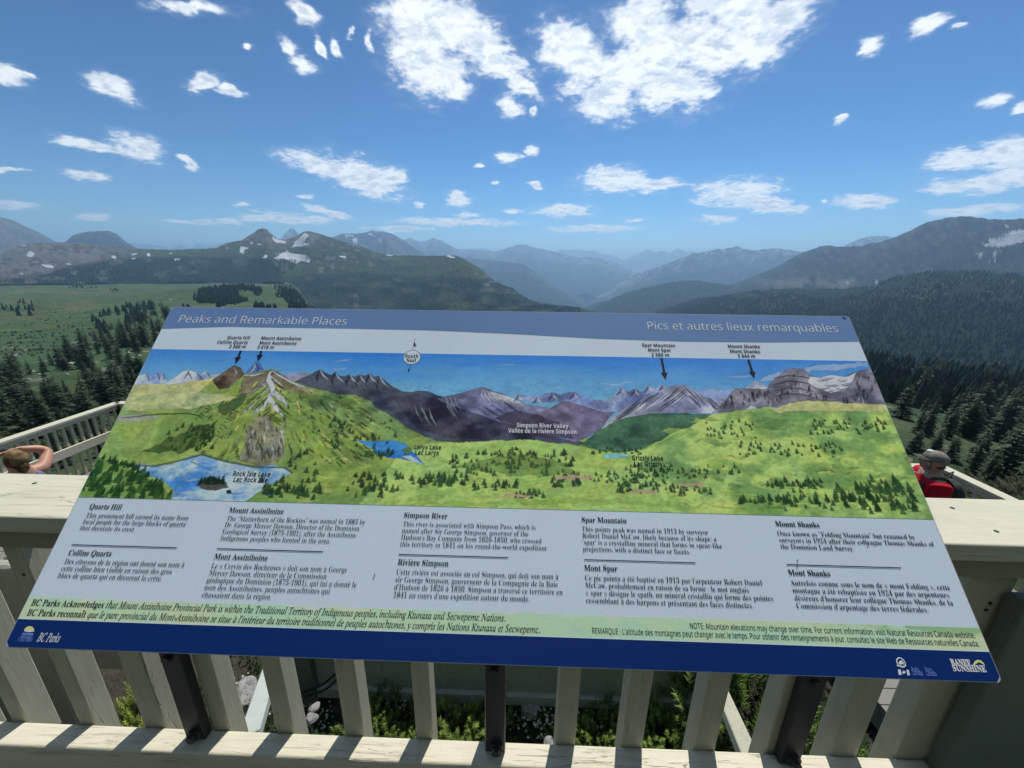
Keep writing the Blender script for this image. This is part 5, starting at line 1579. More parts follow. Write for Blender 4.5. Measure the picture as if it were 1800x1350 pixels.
def bush_mesh(seed, n=430, twig=0.10, needles=20, dark=(0.03, 0.07, 0.02), light=(0.30, 0.42, 0.09), flat=0.85):
    """low krummholz bush: bottle-brush twigs with short needles pointing outwards from a dome"""
    r = random.Random(seed); T, C = [], []
    dark, light = np.array(dark), np.array(light)
    for i in range(n):
        u = r.random() ** .6; a = r.uniform(0, 6.283); e = math.asin(min(1, r.random() ** .8 * .98))
        d = np.array([math.cos(a) * math.cos(e), math.sin(a) * math.cos(e), math.sin(e)])
        rr = 0.5 * (0.55 + 0.45 * u) * (0.8 + 0.35 * math.sin(a * 3 + seed) * math.cos(e))
        base = d * rr * np.array([1, 1, flat])
        ax = d * .6 + np.array([r.uniform(-.4, .4), r.uniform(-.4, .4), .75]); ax /= np.linalg.norm(ax)
        s1 = np.cross(ax, [0.3, 0.8, 0.1]); s1 /= np.linalg.norm(s1); s2 = np.cross(ax, s1)
        L = twig * r.uniform(.7, 1.3)
        lit = r.random()
        for k in range(needles):
            f = (k + r.random()) / needles
            an = k * 2.4 + r.random()
            o = s1 * math.cos(an) + s2 * math.sin(an)
            p = base + ax * L * f
            nl = L * .34 * (1.1 - .55 * f)
            tip = p + o * nl + ax * nl * .8
            sd_ = np.cross(o, ax) * nl * .2
            T.append((p - sd_, p + sd_, tip))
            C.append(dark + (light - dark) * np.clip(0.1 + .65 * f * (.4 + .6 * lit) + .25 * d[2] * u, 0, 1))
    return tri_mesh('foliage', T, C)


def bush(px, py, y, size, seed, label, cat='shrub', name='shrub', group=None, mesh=None, zs=1.0, **kw):
    x, y = at_drop(px, py + 42, 3.93)[:2]
    z = float(ground_z(x, y)) - .06
    root = empty(name, (x, y, z), seed * 1.3, label=label, cat=cat, group=group)
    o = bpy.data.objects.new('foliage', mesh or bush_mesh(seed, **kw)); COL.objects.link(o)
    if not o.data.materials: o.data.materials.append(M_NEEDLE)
    o.parent = root; o.scale = (size, size, size * zs)
    bm = bmesh.new()
    r = random.Random(seed)
    for k in range(7):
        a = r.uniform(0, 6.28); e = r.uniform(.4, 1.2); L = size * .42
        add_tube(bm, [(0, 0, -.05), (L * .5 * math.cos(a) * math.cos(e), L * .5 * math.sin(a) * math.cos(e), L * .5 * math.sin(e)), (L * math.cos(a) * math.cos(e), L * math.sin(a) * math.cos(e), L * math.sin(e) * .9)], [.014 * size, .009 * size, .003 * size], 5)
    bm_obj('stems', bm, M_BARK, root, True)
    return root


bush(655, 1262, 2.25, 0.95, 1, 'dark green fir shrub left of the middle leg, behind the fifth baluster')
bush(800, 1262, 2.15, 0.95, 2, 'bright green bushy fir shrub just left of the middle leg', light=(0.38, 0.50, 0.11))
bush(720, 1285, 1.85, 0.65, 3, 'small bright green fir shrub low behind the sixth baluster', light=(0.36, 0.48, 0.10))
bush(905, 1300, 1.86, 0.45, 4, 'low green fir sprig at the foot of the middle leg', light=(0.32, 0.45, 0.09))
bush(1052, 1262, 2.20, 0.85, 5, 'green fir shrub with a rusty brown branch, right of the white flowers')
bush(1165, 1262, 2.15, 0.95, 6, 'dark green fir shrub below the right end of the boardwalk')
bush(1318, 1250, 2.15, 1.5, 7, 'tall dark green fir shrub right of the boardwalk', zs=1.5)
bush(243, 1225, 2.10, 0.75, 8, 'yellow green leafy shrub between the first two balusters', light=(0.45, 0.52, 0.10), zs=1.5)
bush(585, 1290, 1.95, 0.7, 9, 'dark shaded shrub left of the fifth baluster', light=(0.06, 0.10, 0.04))  # shade put into its darker needle colour
bush(1500, 1290, 2.05, 0.9, 10, 'dark shrub in the shade near the right end of the railing', light=(0.05, 0.09, 0.035))  # needle colour darkened to carry the shade
# the rusty dead branch
bush(1056, 1285, 2.0, .42, 21, 'rusty brown dead fir branch between the seventh and eighth balusters', cat='branch', name='dead_branch', zs=1.5, n=90, dark=(0.16, 0.08, 0.03), light=(0.46, 0.27, 0.10))


def rock_mesh(seed, sub=3):
    r = random.Random(seed)
    bm = bmesh.new(); bmesh.ops.create_icosphere(bm, subdivisions=sub, radius=0.5)
    V = np.array([v.co[:] for v in bm.verts])
    for k in range(9):
        n = np.array([r.gauss(0, 1), r.gauss(0, 1), r.gauss(0, .8)]); n /= np.linalg.norm(n)
        d = V @ n; lim = r.uniform(.26, .42); V = V - np.outer(np.maximum(d - lim, 0), n) * .9
    V *= (1 + .10 * (fbm(V[:, 0] * 6 + seed, V[:, 1] * 6 + V[:, 2] * 5, 4, seed) - .5))[:, None]
    for v, q in zip(bm.verts, V): v.co = q
    me = bpy.data.meshes.new('rock'); bm.to_mesh(me); bm.free()
    return me


M_STONE, _nt, _p = principled('pale_stone', (0.42, 0.41, 0.38), 0.9, 0.2)
_co = _nt.add('ShaderNodeTexCoord').outputs['Object']
_c = _nt.mix(_nt.maprange(_nt.noise(_co, 3.0, 7.0, 0.65), 0.35, 0.68), (0.25, 0.24, 0.22, 1), (0.50, 0.49, 0.46, 1))
_nt.link(_nt.mix(_nt.maprange(_nt.noise(_co, 11.0, 6.0, 0.6), 0.58, 0.66), _c, (0.10, 0.10, 0.09, 1)), _p.inputs['Base Color'])
bump(_nt, _p, _nt.noise(_co, 14.0, 7.0, 0.7), 0.6, 0.04)


def boulder(loc, size, seed, label, group=None, me=None):
    m = me or rock_mesh(seed)
    if not m.materials: m.materials.append(M_STONE)
    o = bpy.data.objects.new('boulder', m); COL.objects.link(o)
    o.location = loc; o.rotation_euler = (0.2 * (seed % 3), 0.15 * (seed % 4), seed * 1.7); o.scale = size
    return tag(o, label=label, cat='boulder', group=group)


q = at_y(430, 1218, 2.05); boulder((q[0], 2.05, q[2] - .02), (.24, .2, .13), 3, 'flat pale sunlit rock between the third and fourth balusters')
q = at_y(700, 1238, 2.75); boulder((q[0], 2.75, q[2] - .04), (.3, .3, .2), 5, 'pale rock behind the bright green shrub')
q = at_y(930, 1242, 2.55); boulder((q[0], 2.55, q[2] - .04), (.22, .2, .16), 6, 'small pale rock at the back of the white flowers')
q = at_y(552, 1240, 2.2); boulder((q[0], 2.2, q[2] - .02), (.10, .08, .07), 8, 'small pale rock in the dark gap left of the fifth baluster')
q = at_y(548, 1258, 2.0); boulder((q[0], 2.0, q[2] - .02), (.10, .09, .06), 9, 'small grey rock below another one in the dark gap')
q = at_y(966, 1303, 1.8); boulder((q[0], 1.8, q[2] - .02), (.09, .08, .05), 10, 'small pale rock at the foot of the seventh baluster')

# white flowers and low leaves: beyond counting
def flower_patch(name, spots, n, seed):
    r = random.Random(seed); T, C = [], []
    for i in range(n):
        px, py, sx, sy = spots[r.randrange(len(spots))]
        d = ray(px + r.gauss(0, sx), py + r.gauss(0, sy))
        s = np.linspace(1.6, 4.5, 200); P = CAM + d * s[:, None]
        k = int(np.argmax(P[:, 2] < ground_z(P[:, 0], P[:, 1]))); p = P[k]
        if k == 0: continue
        h = r.uniform(.04, .12); top = p + np.array([r.uniform(-.02, .02), r.uniform(-.02, .02), h])
        if r.random() < .30:
            rad = r.uniform(.006, .013); col = np.array([.78, .76, .66]) if r.random() < .9 else np.array([.75, .6, .1])
            tl = np.array([r.uniform(-.4, .4), r.uniform(-.6, .2), 1]); tl /= np.linalg.norm(tl); u = np.cross(tl, [1, .2, 0]); u /= np.linalg.norm(u); v = np.cross(tl, u)
            for k in range(6):
                a0, a1 = k * 1.047, k * 1.047 + .8
                T.append((top, top + (u * math.cos(a0) + v * math.sin(a0)) * rad + tl * .004, top + (u * math.cos(a1) + v * math.sin(a1)) * rad + tl * .004)); C.append(col)
        for k in range(5):
            a = r.uniform(0, 6.28); L = r.uniform(.03, .07)
            b = p + np.array([r.uniform(-.05, .05), r.uniform(-.05, .05), 0.005]); dv = np.array([math.cos(a), math.sin(a), r.uniform(.6, 1.6)]) * L
            w = np.array([-math.sin(a), math.cos(a), 0]) * L * .16
            T.append((b - w, b + w, b + dv)); C.append(np.array([.045, .075, .03]) * r.uniform(.5, 1.5))
    me = tri_mesh(name, T, C); o = mesh_obj(name, me, M_NEEDLE)
    tag(o, label='patch of small white flowers and low leaves below the railing', cat='flowers', kind='stuff')


flower_patch('white_flowers', [(935, 1275, 26, 22), (945, 1260, 22, 16), (440, 1245, 16, 16), (445, 1275, 14, 14), (1040, 1290, 30, 12), (560, 1275, 20, 16), (690, 1245, 20, 8), (990, 1290, 30, 14)], 1500, 5)


def ground_cover(name, n, seed):
    r = np.random.default_rng(seed); T, C = [], []
    X = r.uniform(-3.2, 3.4, n); Y = r.uniform(1.3, 6.5, n); Z = ground_z(X, Y)
    for i in range(n):
        k = fbm(np.array([X[i] * 1.3]), np.array([Y[i] * 1.3]), 3, 8)[0]
        if k < .42: continue
        for j in range(4):
            a = r.uniform(0, 6.28); L = r.uniform(.03, .09)
            b = np.array([X[i] + r.uniform(-.04, .04), Y[i] + r.uniform(-.04, .04), Z[i]]); dv = np.array([math.cos(a) * .7, math.sin(a) * .7, r.uniform(.5, 1.5)]) * L
            w = np.array([-math.sin(a), math.cos(a), 0]) * L * .14
            T.append((b - w, b + w, b + dv)); C.append(np.array([.05, .085, .03]) * r.uniform(.5, 1.6))
    o = mesh_obj(name, tri_mesh(name, T, C), M_NEEDLE)
    tag(o, label='low green leaves covering the ground below the lookout', cat='ground cover', kind='stuff')


ground_cover('ground_cover', 9000, 3)

# ------------------------------------------------------------------ people
def skin_mesh(name, nodes, edges, root, sub=2):
    names = list(nodes); idx = {k: i for i, k in enumerate(names)}
    me = bpy.data.meshes.new(name)
    me.from_pydata([nodes[k][0] for k in names], [(idx[a], idx[b]) for a, b in edges], [])
    o = bpy.data.objects.new(name, me); COL.objects.link(o)
    o.modifiers.new('skin', 'SKIN')
    for k in names:
        sv = me.skin_vertices[0].data[idx[k]]; rr = nodes[k][1]; rr = tuple(1.17 * q for q in rr) if isinstance(rr, tuple) else 1.17 * rr
        sv.radius = rr if isinstance(rr, tuple) else (rr, rr); sv.use_root = (k == root)
    ss = o.modifiers.new('sub', 'SUBSURF'); ss.levels = sub; ss.render_levels = sub
    dg = bpy.context.evaluated_depsgraph_get(); dg.update()
    out_ = bpy.data.meshes.new_from_object(o.evaluated_get(dg))
    bpy.data.objects.remove(o); bpy.data.meshes.remove(me)
    out_.name = name
    return out_


def hand(nodes, edges, wrist, side, tip_dir, palm_n, s=1.0, curl=0.25):
    """palm and five separate, unequal, slightly bent fingers"""
    w = np.array(nodes[wrist][0]); t = np.array(tip_dir, float); t /= np.linalg.norm(t); n = np.array(palm_n, float); n -= n.dot(t) * t; n /= np.linalg.norm(n); b = np.cross(t, n)
    pc = w + t * .05 * s; nodes[wrist + 'p'] = (tuple(pc), (.032 * s, .017 * s)); edges.append((wrist, wrist + 'p'))
    for i, (off, L) in enumerate(((-.03, .068), (-.010, .078), (.011, .073), (.030, .056))):
        k0, k1, k2 = f'{wrist}f{i}a', f'{wrist}f{i}b', f'{wrist}f{i}c'
        p0 = pc + t * .045 * s + b * off * s; p1 = p0 + (t * (1 - curl * .3) + n * curl) * L * .55 * s; p2 = p1 + (t * (1 - curl) + n * curl * 1.8) * L * .45 * s
        nodes[k0] = (tuple(p0), .0095 * s); nodes[k1] = (tuple(p1), .0085 * s); nodes[k2] = (tuple(p2), .0065 * s)
        edges += [(wrist + 'p', k0), (k0, k1), (k1, k2)]
    th = pc - t * .012 * s - b * side * .034 * s; th2 = th + (t * .75 - b * side * .55 + n * .25) * .036 * s; th3 = th2 + (t * .95 + n * .3) * .028 * s
    nodes[wrist + 't0'] = (tuple(th), .013 * s); nodes[wrist + 't1'] = (tuple(th2), .0105 * s); nodes[wrist + 't2'] = (tuple(th3), .008 * s)
    edges += [(wrist + 'p', wrist + 't0'), (wrist + 't0', wrist + 't1'), (wrist + 't1', wrist + 't2')]


def skin_material(name, col):
    m, nt, p = principled(name, col, 0.5, 0.4)
    co = nt.add('ShaderNodeTexCoord').outputs['Object']
    nt.link(nt.mix(nt.noise(co, 22.0, 4.0), tuple(c * .85 for c in col) + (1,), tuple(min(1, c * 1.12) for c in col) + (1,)), p.inputs['Base Color'])
    p.inputs['Subsurface Weight'].default_value = 0.08
    p.inputs['Subsurface Radius'].default_value = (.02, .008, .004)
    return m


def cloth_material(name, c1, c2, sc_=14.0):
    m, nt, p = principled(name, c1, 0.85, 0.15)
    co = nt.add('ShaderNodeTexCoord').outputs['Object']
    nt.link(nt.mix(nt.maprange(nt.noise(co, sc_, 5.0, .6), .4, .62), (*c1, 1), (*c2, 1)), p.inputs['Base Color'])
    bump(nt, p, nt.noise(co, 26.0, 3.0, .5, dist=1.0), .6, .012)
    return m


M_SKIN = skin_material('sunburnt_skin', (0.52, 0.27, 0.185)); M_SKIN2 = skin_material('tanned_skin', (0.42, 0.25, 0.17))
M_HAIR = cloth_material('dark_blond_hair', (0.07, 0.042, 0.024), (0.30, 0.20, 0.09), 9.0)
M_BLUE = cloth_material('pale_blue_cloth', (0.36, 0.44, 0.62), (0.12, 0.16, 0.28), 18.0)
M_RED = cloth_material('red_cloth', (0.46, 0.010, 0.022), (0.36, 0.008, 0.018))
M_PACK = cloth_material('charcoal_pack_cloth', (0.028, 0.032, 0.034), (0.060, 0.066, 0.062)); M_STRAP = cloth_material('grey_strap_cloth', (0.30, 0.31, 0.33), (0.16, 0.17, 0.18))
M_CAP = cloth_material('beige_cap_cloth', (0.25, 0.23, 0.19), (0.16, 0.15, 0.13)); M_CAPW, _, _ = principled('white_cap_panel', (0.75, 0.75, 0.73), .8, .2)
M_SHORT = cloth_material('dark_short_cloth', (0.035, 0.04, 0.055), (0.06, 0.065, 0.08)); M_EYE, _, _ = principled('eye', (0.02, 0.015, 0.012), 0.15, 0.6)
M_SHOE = cloth_material('shoe_cloth', (0.10, 0.095, 0.09), (0.2, 0.19, 0.17))


def head_nodes(N, E_list, c, up, fwd, neck, s=1.0):
    """skull, jaw, nose, ears and brow grown from the neck"""
    c, up, fwd = np.array(c, float), np.array(up, float), np.array(fwd, float)
    up /= np.linalg.norm(up); fwd -= fwd.dot(up) * up; fwd /= np.linalg.norm(fwd); rt = np.cross(fwd, up)
    def P(r_, f_, u_): return tuple(c + rt * r_ * s + fwd * f_ * s + up * u_ * s)
    N['skull'] = (P(0, -.015, .035), (.078 * s, .086 * s)); N['crown'] = (P(0, -.012, .085), (.058 * s, .062 * s)); N['face'] = (P(0, .028, -.03), (.058 * s, .052 * s)); N['chin'] = (P(0, .055, -.092), (.026 * s, .022 * s))
    N['nose0'] = (P(0, .088, -.005), .012 * s); N['nose1'] = (P(0, .108, -.034), .012 * s)
    N['earl'] = (P(-.080, -.012, -.01), (.011 * s, .022 * s)); N['earr'] = (P(.080, -.012, -.01), (.011 * s, .022 * s))
    E_list += [(neck, 'skull'), ('skull', 'crown'), ('skull', 'face'), ('face', 'chin'), ('face', 'nose0'), ('nose0', 'nose1'), ('skull', 'earl'), ('skull', 'earr')]
    return P, rt, fwd, up


def person(loc, rz, label):
    root = empty('person', loc, rz, label=label, cat='person')
    return root


def shell(name, c, radii, frame, mat, parent, cut=None, lump=0.0, seed=0):
    """smooth rounded form in the head's own frame (right, forward, up), optionally trimmed below a plane"""
    rt_, fw_, up_ = [np.array(q, float) for q in frame]
    bm = bmesh.new(); bmesh.ops.create_uvsphere(bm, u_segments=24, v_segments=16, radius=1.0)
    for v in bm.verts:
        q = np.array(v.co[:]); k = 1 + lump * (fbm(np.array([q[0] * 3 + seed]), np.array([q[1] * 3 + q[2] * 4]), 3, seed)[0] - .5)
        q = q * np.array(radii) * k
        if cut is not None:
            z0 = cut[0] + cut[1] * q[1]
            if q[2] < z0: q[2] = z0
        v.co = np.array(c) + rt_ * q[0] + fw_ * q[1] + up_ * q[2]
    return bm_obj(name, bm, mat, parent, True)


# -- the woman on the left walkway: hands raised to her head, seen from behind
hp = at_drop(32, 815, 2.18)
woman = person((hp[0], hp[1], LOW), math.radians(72), 'person in a pale blue top, hands raised to the head, on the left walkway')
N = {'pelvis': ((0, 0, .90), (.135, .10)), 'waist': ((0, 0, 1.06), (.115, .085)), 'chest': ((0, .005, 1.24), (.14, .10)), 'collar': ((0, 0, 1.345), (.085, .06)), 'neck': ((0, .012, 1.42), (.048, .05)),
     'shl': ((-.165, 0, 1.345), .062), 'shr': ((.165, 0, 1.345), .062), 'ell': ((-.30, .15, 1.48), .046), 'elr': ((.295, .15, 1.49), .046), 'wrl': ((-.125, .185, 1.565), (.030, .025)), 'wrr': ((.125, .175, 1.585), (.030, .025)),
     'fal': ((-.23, .165, 1.53), .042), 'far': ((.225, .165, 1.545), .042),
     'hil': ((-.09, 0, .84), .088), 'hir': ((.09, 0, .84), .088), 'knl': ((-.10, .02, .46), .056), 'knr': ((.10, .02, .46), .056), 'cal': ((-.10, -.01, .30), .052), 'car': ((.10, -.01, .30), .052), 'anl': ((-.10, -.01, .08), .034), 'anr': ((.10, -.01, .08), .034), 'tol': ((-.115, .14, .028), (.036, .024)), 'tor': ((.115, .14, .028), (.036, .024))}
Ed = [('pelvis', 'waist'), ('waist', 'chest'), ('chest', 'collar'), ('collar', 'neck'), ('collar', 'shl'), ('collar', 'shr'), ('shl', 'ell'), ('shr', 'elr'), ('ell', 'fal'), ('elr', 'far'), ('fal', 'wrl'), ('far', 'wrr'),
      ('pelvis', 'hil'), ('pelvis', 'hir'), ('hil', 'knl'), ('hir', 'knr'), ('knl', 'cal'), ('knr', 'car'), ('cal', 'anl'), ('car', 'anr'), ('anl', 'tol'), ('anr', 'tor')]
P, rt, fw, up = head_nodes(N, Ed, (0, .03, 1.515), (0, .05, 1), (0, 1, -.05), 'neck')
hand(N, Ed, 'wrl', 1, (.95, -.05, .28), (.2, -.5, -.5), 1.0, .35); hand(N, Ed, 'wrr', -1, (-.95, -.08, .22), (-.2, -.5, -.5), 1.0, .35)
mesh_obj('body', skin_mesh('body', N, Ed, 'pelvis'), M_SKIN, woman, True)
mesh_obj('top', skin_mesh('top', {'a': ((0, 0, .93), (.142, .108)), 'b': ((0, 0, 1.06), (.126, .096)), 'c': ((0, .004, 1.22), (.152, .112)), 'd': ((0, -.01, 1.32), (.128, .098)), 'sl': ((-.10, -.01, 1.395), (.036, .075)), 'sr': ((.10, -.01, 1.395), (.036, .075))}, [('a', 'b'), ('b', 'c'), ('c', 'd'), ('d', 'sl'), ('d', 'sr')], 'a'), M_BLUE, woman, True)
mesh_obj('shorts', skin_mesh('shorts', {'a': ((0, 0, .91), (.146, .112)), 'l': ((-.095, 0, .80), .105), 'r': ((.095, 0, .80), .105), 'l2': ((-.098, .005, .62), .09), 'r2': ((.098, .005, .62), .09)}, [('a', 'l'), ('a', 'r'), ('l', 'l2'), ('r', 'r2')], 'a'), M_SHORT, woman, True)
fr_ = (rt, fw, up)
shell('hair', P(0, -.034, .028), (.094, .110, .118), fr_, M_HAIR, woman, None, .16, 3)
shell('hair_tail', P(0, -.10, -.055), (.05, .05, .07), fr_, M_HAIR, woman, None, .3, 5)
for sx in (-1, 1):
    bm = bmesh.new(); bmesh.ops.create_uvsphere(bm, u_segments=10, v_segments=8, radius=.011, matrix=Matrix.Translation(P(sx * .031, .076, .0))); bm_obj('eye', bm, M_EYE, woman, True)
    mesh_obj('shoe', skin_mesh('shoe', {'a': ((sx * .10, -.03, .05), (.045, .05)), 'b': ((sx * .112, .10, .038), (.048, .036)), 'c': ((sx * .118, .17, .032), (.036, .026))}, [('a', 'b'), ('b', 'c')], 'a'), M_SHOE, woman, True)

# -- the man on the right walkway: beige cap, red shirt, pack on his back, hand near his chin
hp = at_drop(1646, 818, 2.06)
man = person((hp[0], hp[1], LOW), math.radians(68), 'person in a red shirt and beige cap on the right walkway')
N = {'pelvis': ((0, 0, .96), (.145, .11)), 'waist': ((0, 0, 1.12), (.14, .105)), 'chest': ((0, .005, 1.33), (.165, .115)), 'collar': ((0, 0, 1.455), (.10, .07)), 'neck': ((0, .02, 1.53), (.056, .058)),
     'shl': ((-.20, 0, 1.435), .062), 'shr': ((.20, 0, 1.435), .062), 'elr': ((.27, .12, 1.20), .046), 'ell': ((-.26, .02, 1.15), .046), 'far': ((.18, .22, 1.34), .042), 'wrr': ((.085, .235, 1.49), (.030, .026)), 'fal': ((-.27, .10, 1.03), .040), 'wrl': ((-.25, .19, .95), (.030, .026)),
     'hil': ((-.10, 0, .90), .095), 'hir': ((.10, 0, .90), .095), 'knl': ((-.11, .02, .50), .062), 'knr': ((.11, .02, .50), .062), 'cal': ((-.11, -.01, .33), .058), 'car': ((.11, -.01, .33), .058), 'anl': ((-.11, -.01, .08), .038), 'anr': ((.11, -.01, .08), .038), 'tol': ((-.125, .16, .03), (.040, .026)), 'tor': ((.125, .16, .03), (.040, .026))}
Ed = [('pelvis', 'waist'), ('waist', 'chest'), ('chest', 'collar'), ('collar', 'neck'), ('collar', 'shl'), ('collar', 'shr'), ('shl', 'ell'), ('shr', 'elr'), ('ell', 'fal'), ('elr', 'far'), ('fal', 'wrl'), ('far', 'wrr'),
      ('pelvis', 'hil'), ('pelvis', 'hir'), ('hil', 'knl'), ('hir', 'knr'), ('knl', 'cal'), ('knr', 'car'), ('cal', 'anl'), ('car', 'anr'), ('anl', 'tol'), ('anr', 'tor')]
P, rt, fw, up = head_nodes(N, Ed, (0, .045, 1.64), (0, -.26, 1), (0, 1, .26), 'neck', 1.04)
hand(N, Ed, 'wrr', -1, (-.45, .1, .9), (-.3, -.9, .1), 1.05, .5); hand(N, Ed, 'wrl', 1, (.2, .8, -.5), (.9, 0, -.2), 1.05, .5)
mesh_obj('body', skin_mesh('body', N, Ed, 'pelvis'), M_SKIN2, man, True)
mesh_obj('shirt', skin_mesh('shirt', {'a': ((0, 0, .92), (.160, .125)), 'b': ((0, 0, 1.12), (.156, .122)), 'c': ((0, .004, 1.32), (.180, .132)), 'd': ((0, 0, 1.43), (.125, .092)), 'e': ((0, .008, 1.475), (.085, .075)), 'sl': ((-.205, 0, 1.43), .076), 'sr': ((.205, 0, 1.43), .076), 'll': ((-.25, .012, 1.23), .068), 'rr': ((.25, .075, 1.27), .066)}, [('a', 'b'), ('b', 'c'), ('c', 'd'), ('d', 'e'), ('d', 'sl'), ('d', 'sr'), ('sl', 'll'), ('sr', 'rr')], 'a'), M_RED, man, True)
mesh_obj('trousers', skin_mesh('trousers', {'a': ((0, 0, .95), (.158, .122)), 'l': ((-.105, 0, .84), .112), 'r': ((.105, 0, .84), .112), 'l2': ((-.112, .015, .48), .082), 'r2': ((.112, .015, .48), .082), 'l3': ((-.112, -.005, .12), .068), 'r3': ((.112, -.005, .12), .068)}, [('a', 'l'), ('a', 'r'), ('l', 'l2'), ('r', 'r2'), ('l2', 'l3'), ('r2', 'r3')], 'a'), M_SHORT, man, True)
fr_ = (rt, fw, up)
cpo = shell('cap', P(0, -.012, .045), (.097, .116, .098), fr_, M_CAP, man, (-.012, -.10), .04, 2)
bm = bmesh.new()
rows_ = []
for i in range(7):
    f = i / 6
    row = []
    for j in range(13):
        u = (j - 6) / 6
        ang = u * 1.15
        rad = .108 + (.082 * math.cos(ang) ** .6) * f
        row.append(bm.verts.new(P(math.sin(ang) * (.092 + .0 * f) * (1 - .05 * f), math.cos(ang) * rad - .005, .036 - .016 * f - .028 * u * u * (.4 + .6 * f))))
    rows_.append(row)
for a_, b_ in zip(rows_[:-1], rows_[1:]):
    for j in range(12): bm.faces.new((a_[j], a_[j + 1], b_[j + 1], b_[j]))
bmesh.ops.solidify(bm, geom=bm.faces[:], thickness=.004)
bm_obj('brim', bm, M_CAP, cpo, True)
shell('cap_panel', P(.01, .060, .100), (.030, .034, .026), fr_, M_CAPW, cpo)
shell('hair', P(0, -.03, -.01), (.088, .090, .055), fr_, cloth_material('grey_brown_hair', (.09, .075, .06), (.17, .15, .13)), man, None, .15, 4)
for sx in (-1, 1):
    bm = bmesh.new(); bmesh.ops.create_uvsphere(bm, u_segments=10, v_segments=8, radius=.012, matrix=Matrix.Translation(P(sx * .032, .079, .0))); bm_obj('eye', bm, M_EYE, man, True)
    mesh_obj('shoe', skin_mesh('shoe', {'a': ((sx * .11, -.03, .055), (.05, .055)), 'b': ((sx * .122, .12, .042), (.054, .04)), 'c': ((sx * .128, .19, .034), (.04, .03))}, [('a', 'b'), ('b', 'c')], 'a'), M_SHOE, man, True)
pack = empty('backpack', (hp[0], hp[1], LOW), math.radians(68), label='dark backpack with grey straps worn by the person in red', cat='backpack')
mesh_obj('bag', skin_mesh('bag', {'a': ((0, -.20, 1.02), (.13, .085)), 'b': ((0, -.215, 1.22), (.145, .10)), 'c': ((0, -.19, 1.40), (.12, .075)), 'd': ((0, -.16, 1.46), (.07, .04))}, [('a', 'b'), ('b', 'c'), ('c', 'd')], 'a'), M_PACK, pack, True)
for sx in (-1, 1):
    bm = bmesh.new()
    pts = [(sx * .10, -.13, 1.44), (sx * .125, -.05, 1.515), (sx * .13, .05, 1.50), (sx * .13, .125, 1.40), (sx * .14, .145, 1.27), (sx * .165, .08, 1.12), (sx * .15, -.10, 1.04)]
    for a_, b_ in zip(pts[:-1], pts[1:]): add_beam(bm, a_, b_, .055, .016, .004)
    bm_obj('strap', bm, M_STRAP if sx > 0 else M_PACK, pack, True)
bm = bmesh.new(); add_beam(bm, (-.14, .150, 1.33), (.14, .150, 1.33), .03, .012, .003); add_box(bm, (-.05, .135, 1.24), (.05, .19, 1.36), .012, 2)
bm_obj('chest_pouch', bm, M_PACK, pack, True)
bm = bmesh.new(); add_tube(bm, [(.05, -.18, 1.47), (.12, -.22, 1.52), (.17, -.20, 1.45), (.17, -.12, 1.38), (.14, .02, 1.42)], .006, 8)
bm_obj('drinking_tube', bm, M_RUBBER, pack, True)

# ------------------------------------------------------------------ conifers one can tell apart
PROTO = [conifer_meshes(s) for s in (1, 2, 3, 4)] + [conifer_meshes(s, spread=0.34, whorls=14, dark=(.028, .05, .028), light=(.085, .12, .05)) for s in (5, 6)]
for cr, tr in PROTO:
    cr.materials.append(M_NEEDLE); tr.materials.append(M_BARK)
PROTO_OBJ = None


def plant_tree(p, h, k, rz, label, group, wide=1.0):
    root = empty('conifer', tuple(p), rz, label=label, cat='tree', group=group)
    cr = bpy.data.objects.new('crown', PROTO[k][0]); COL.objects.link(cr); cr.parent = root
    tr = bpy.data.objects.new('trunk', PROTO[k][1]); COL.objects.link(tr); tr.parent = root
    root.scale = (h * wide, h * wide, h)
    return root


rt_ = random.Random(11)


def stand(poly, n, hpx, label, group, kinds=(0, 1, 2, 3, 4), jitter=.5, clump=None, dens=None):
    """firs rooted on the ground inside a region, each about hpx(row) picture rows tall"""
    xs = [q[0] for q in poly]; ys = [q[1] for q in poly]
    got = 0; tries = 0
    while got < n and tries < n * 30:
        tries += 1
        x, y = rt_.uniform(min(xs), max(xs)), rt_.uniform(min(ys), max(ys))
        if not in_poly(np.array([x]), np.array([y]), poly)[0]: continue
        if clump is not None and fbm(np.array([x / clump]), np.array([y / clump * 2.2]), 2, 19)[0] < .5: continue
        p = hit_ground(x, y)
        if p is None: continue
        depth = (p - CAM) @ R[:, 2]
        h = hpx(y) / F * depth * rt_.uniform(1 - jitter, 1 + jitter)
        h = min(max(h, 0.8), 12)
        plant_tree(p - np.array([0, 0, .05 * h]), h, kinds[rt_.randrange(len(kinds))], rt_.uniform(0, 6.28), label, group, rt_.uniform(.85, 1.25))
        got += 1


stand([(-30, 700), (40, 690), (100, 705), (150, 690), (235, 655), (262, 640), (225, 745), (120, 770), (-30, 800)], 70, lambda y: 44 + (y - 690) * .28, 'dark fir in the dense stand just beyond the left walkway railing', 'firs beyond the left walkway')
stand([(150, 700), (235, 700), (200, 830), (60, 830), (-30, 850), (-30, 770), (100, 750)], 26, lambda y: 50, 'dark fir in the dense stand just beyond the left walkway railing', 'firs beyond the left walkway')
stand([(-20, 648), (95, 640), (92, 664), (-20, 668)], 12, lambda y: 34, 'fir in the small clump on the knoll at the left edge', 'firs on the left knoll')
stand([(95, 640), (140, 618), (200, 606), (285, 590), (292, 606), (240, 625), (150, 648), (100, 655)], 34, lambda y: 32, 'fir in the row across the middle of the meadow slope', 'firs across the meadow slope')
stand([(150, 660), (205, 640), (275, 645), (262, 668), (230, 690), (150, 676)], 16, lambda y: 36, 'fir among the pale rocks left of the sign', 'firs among the rocks')
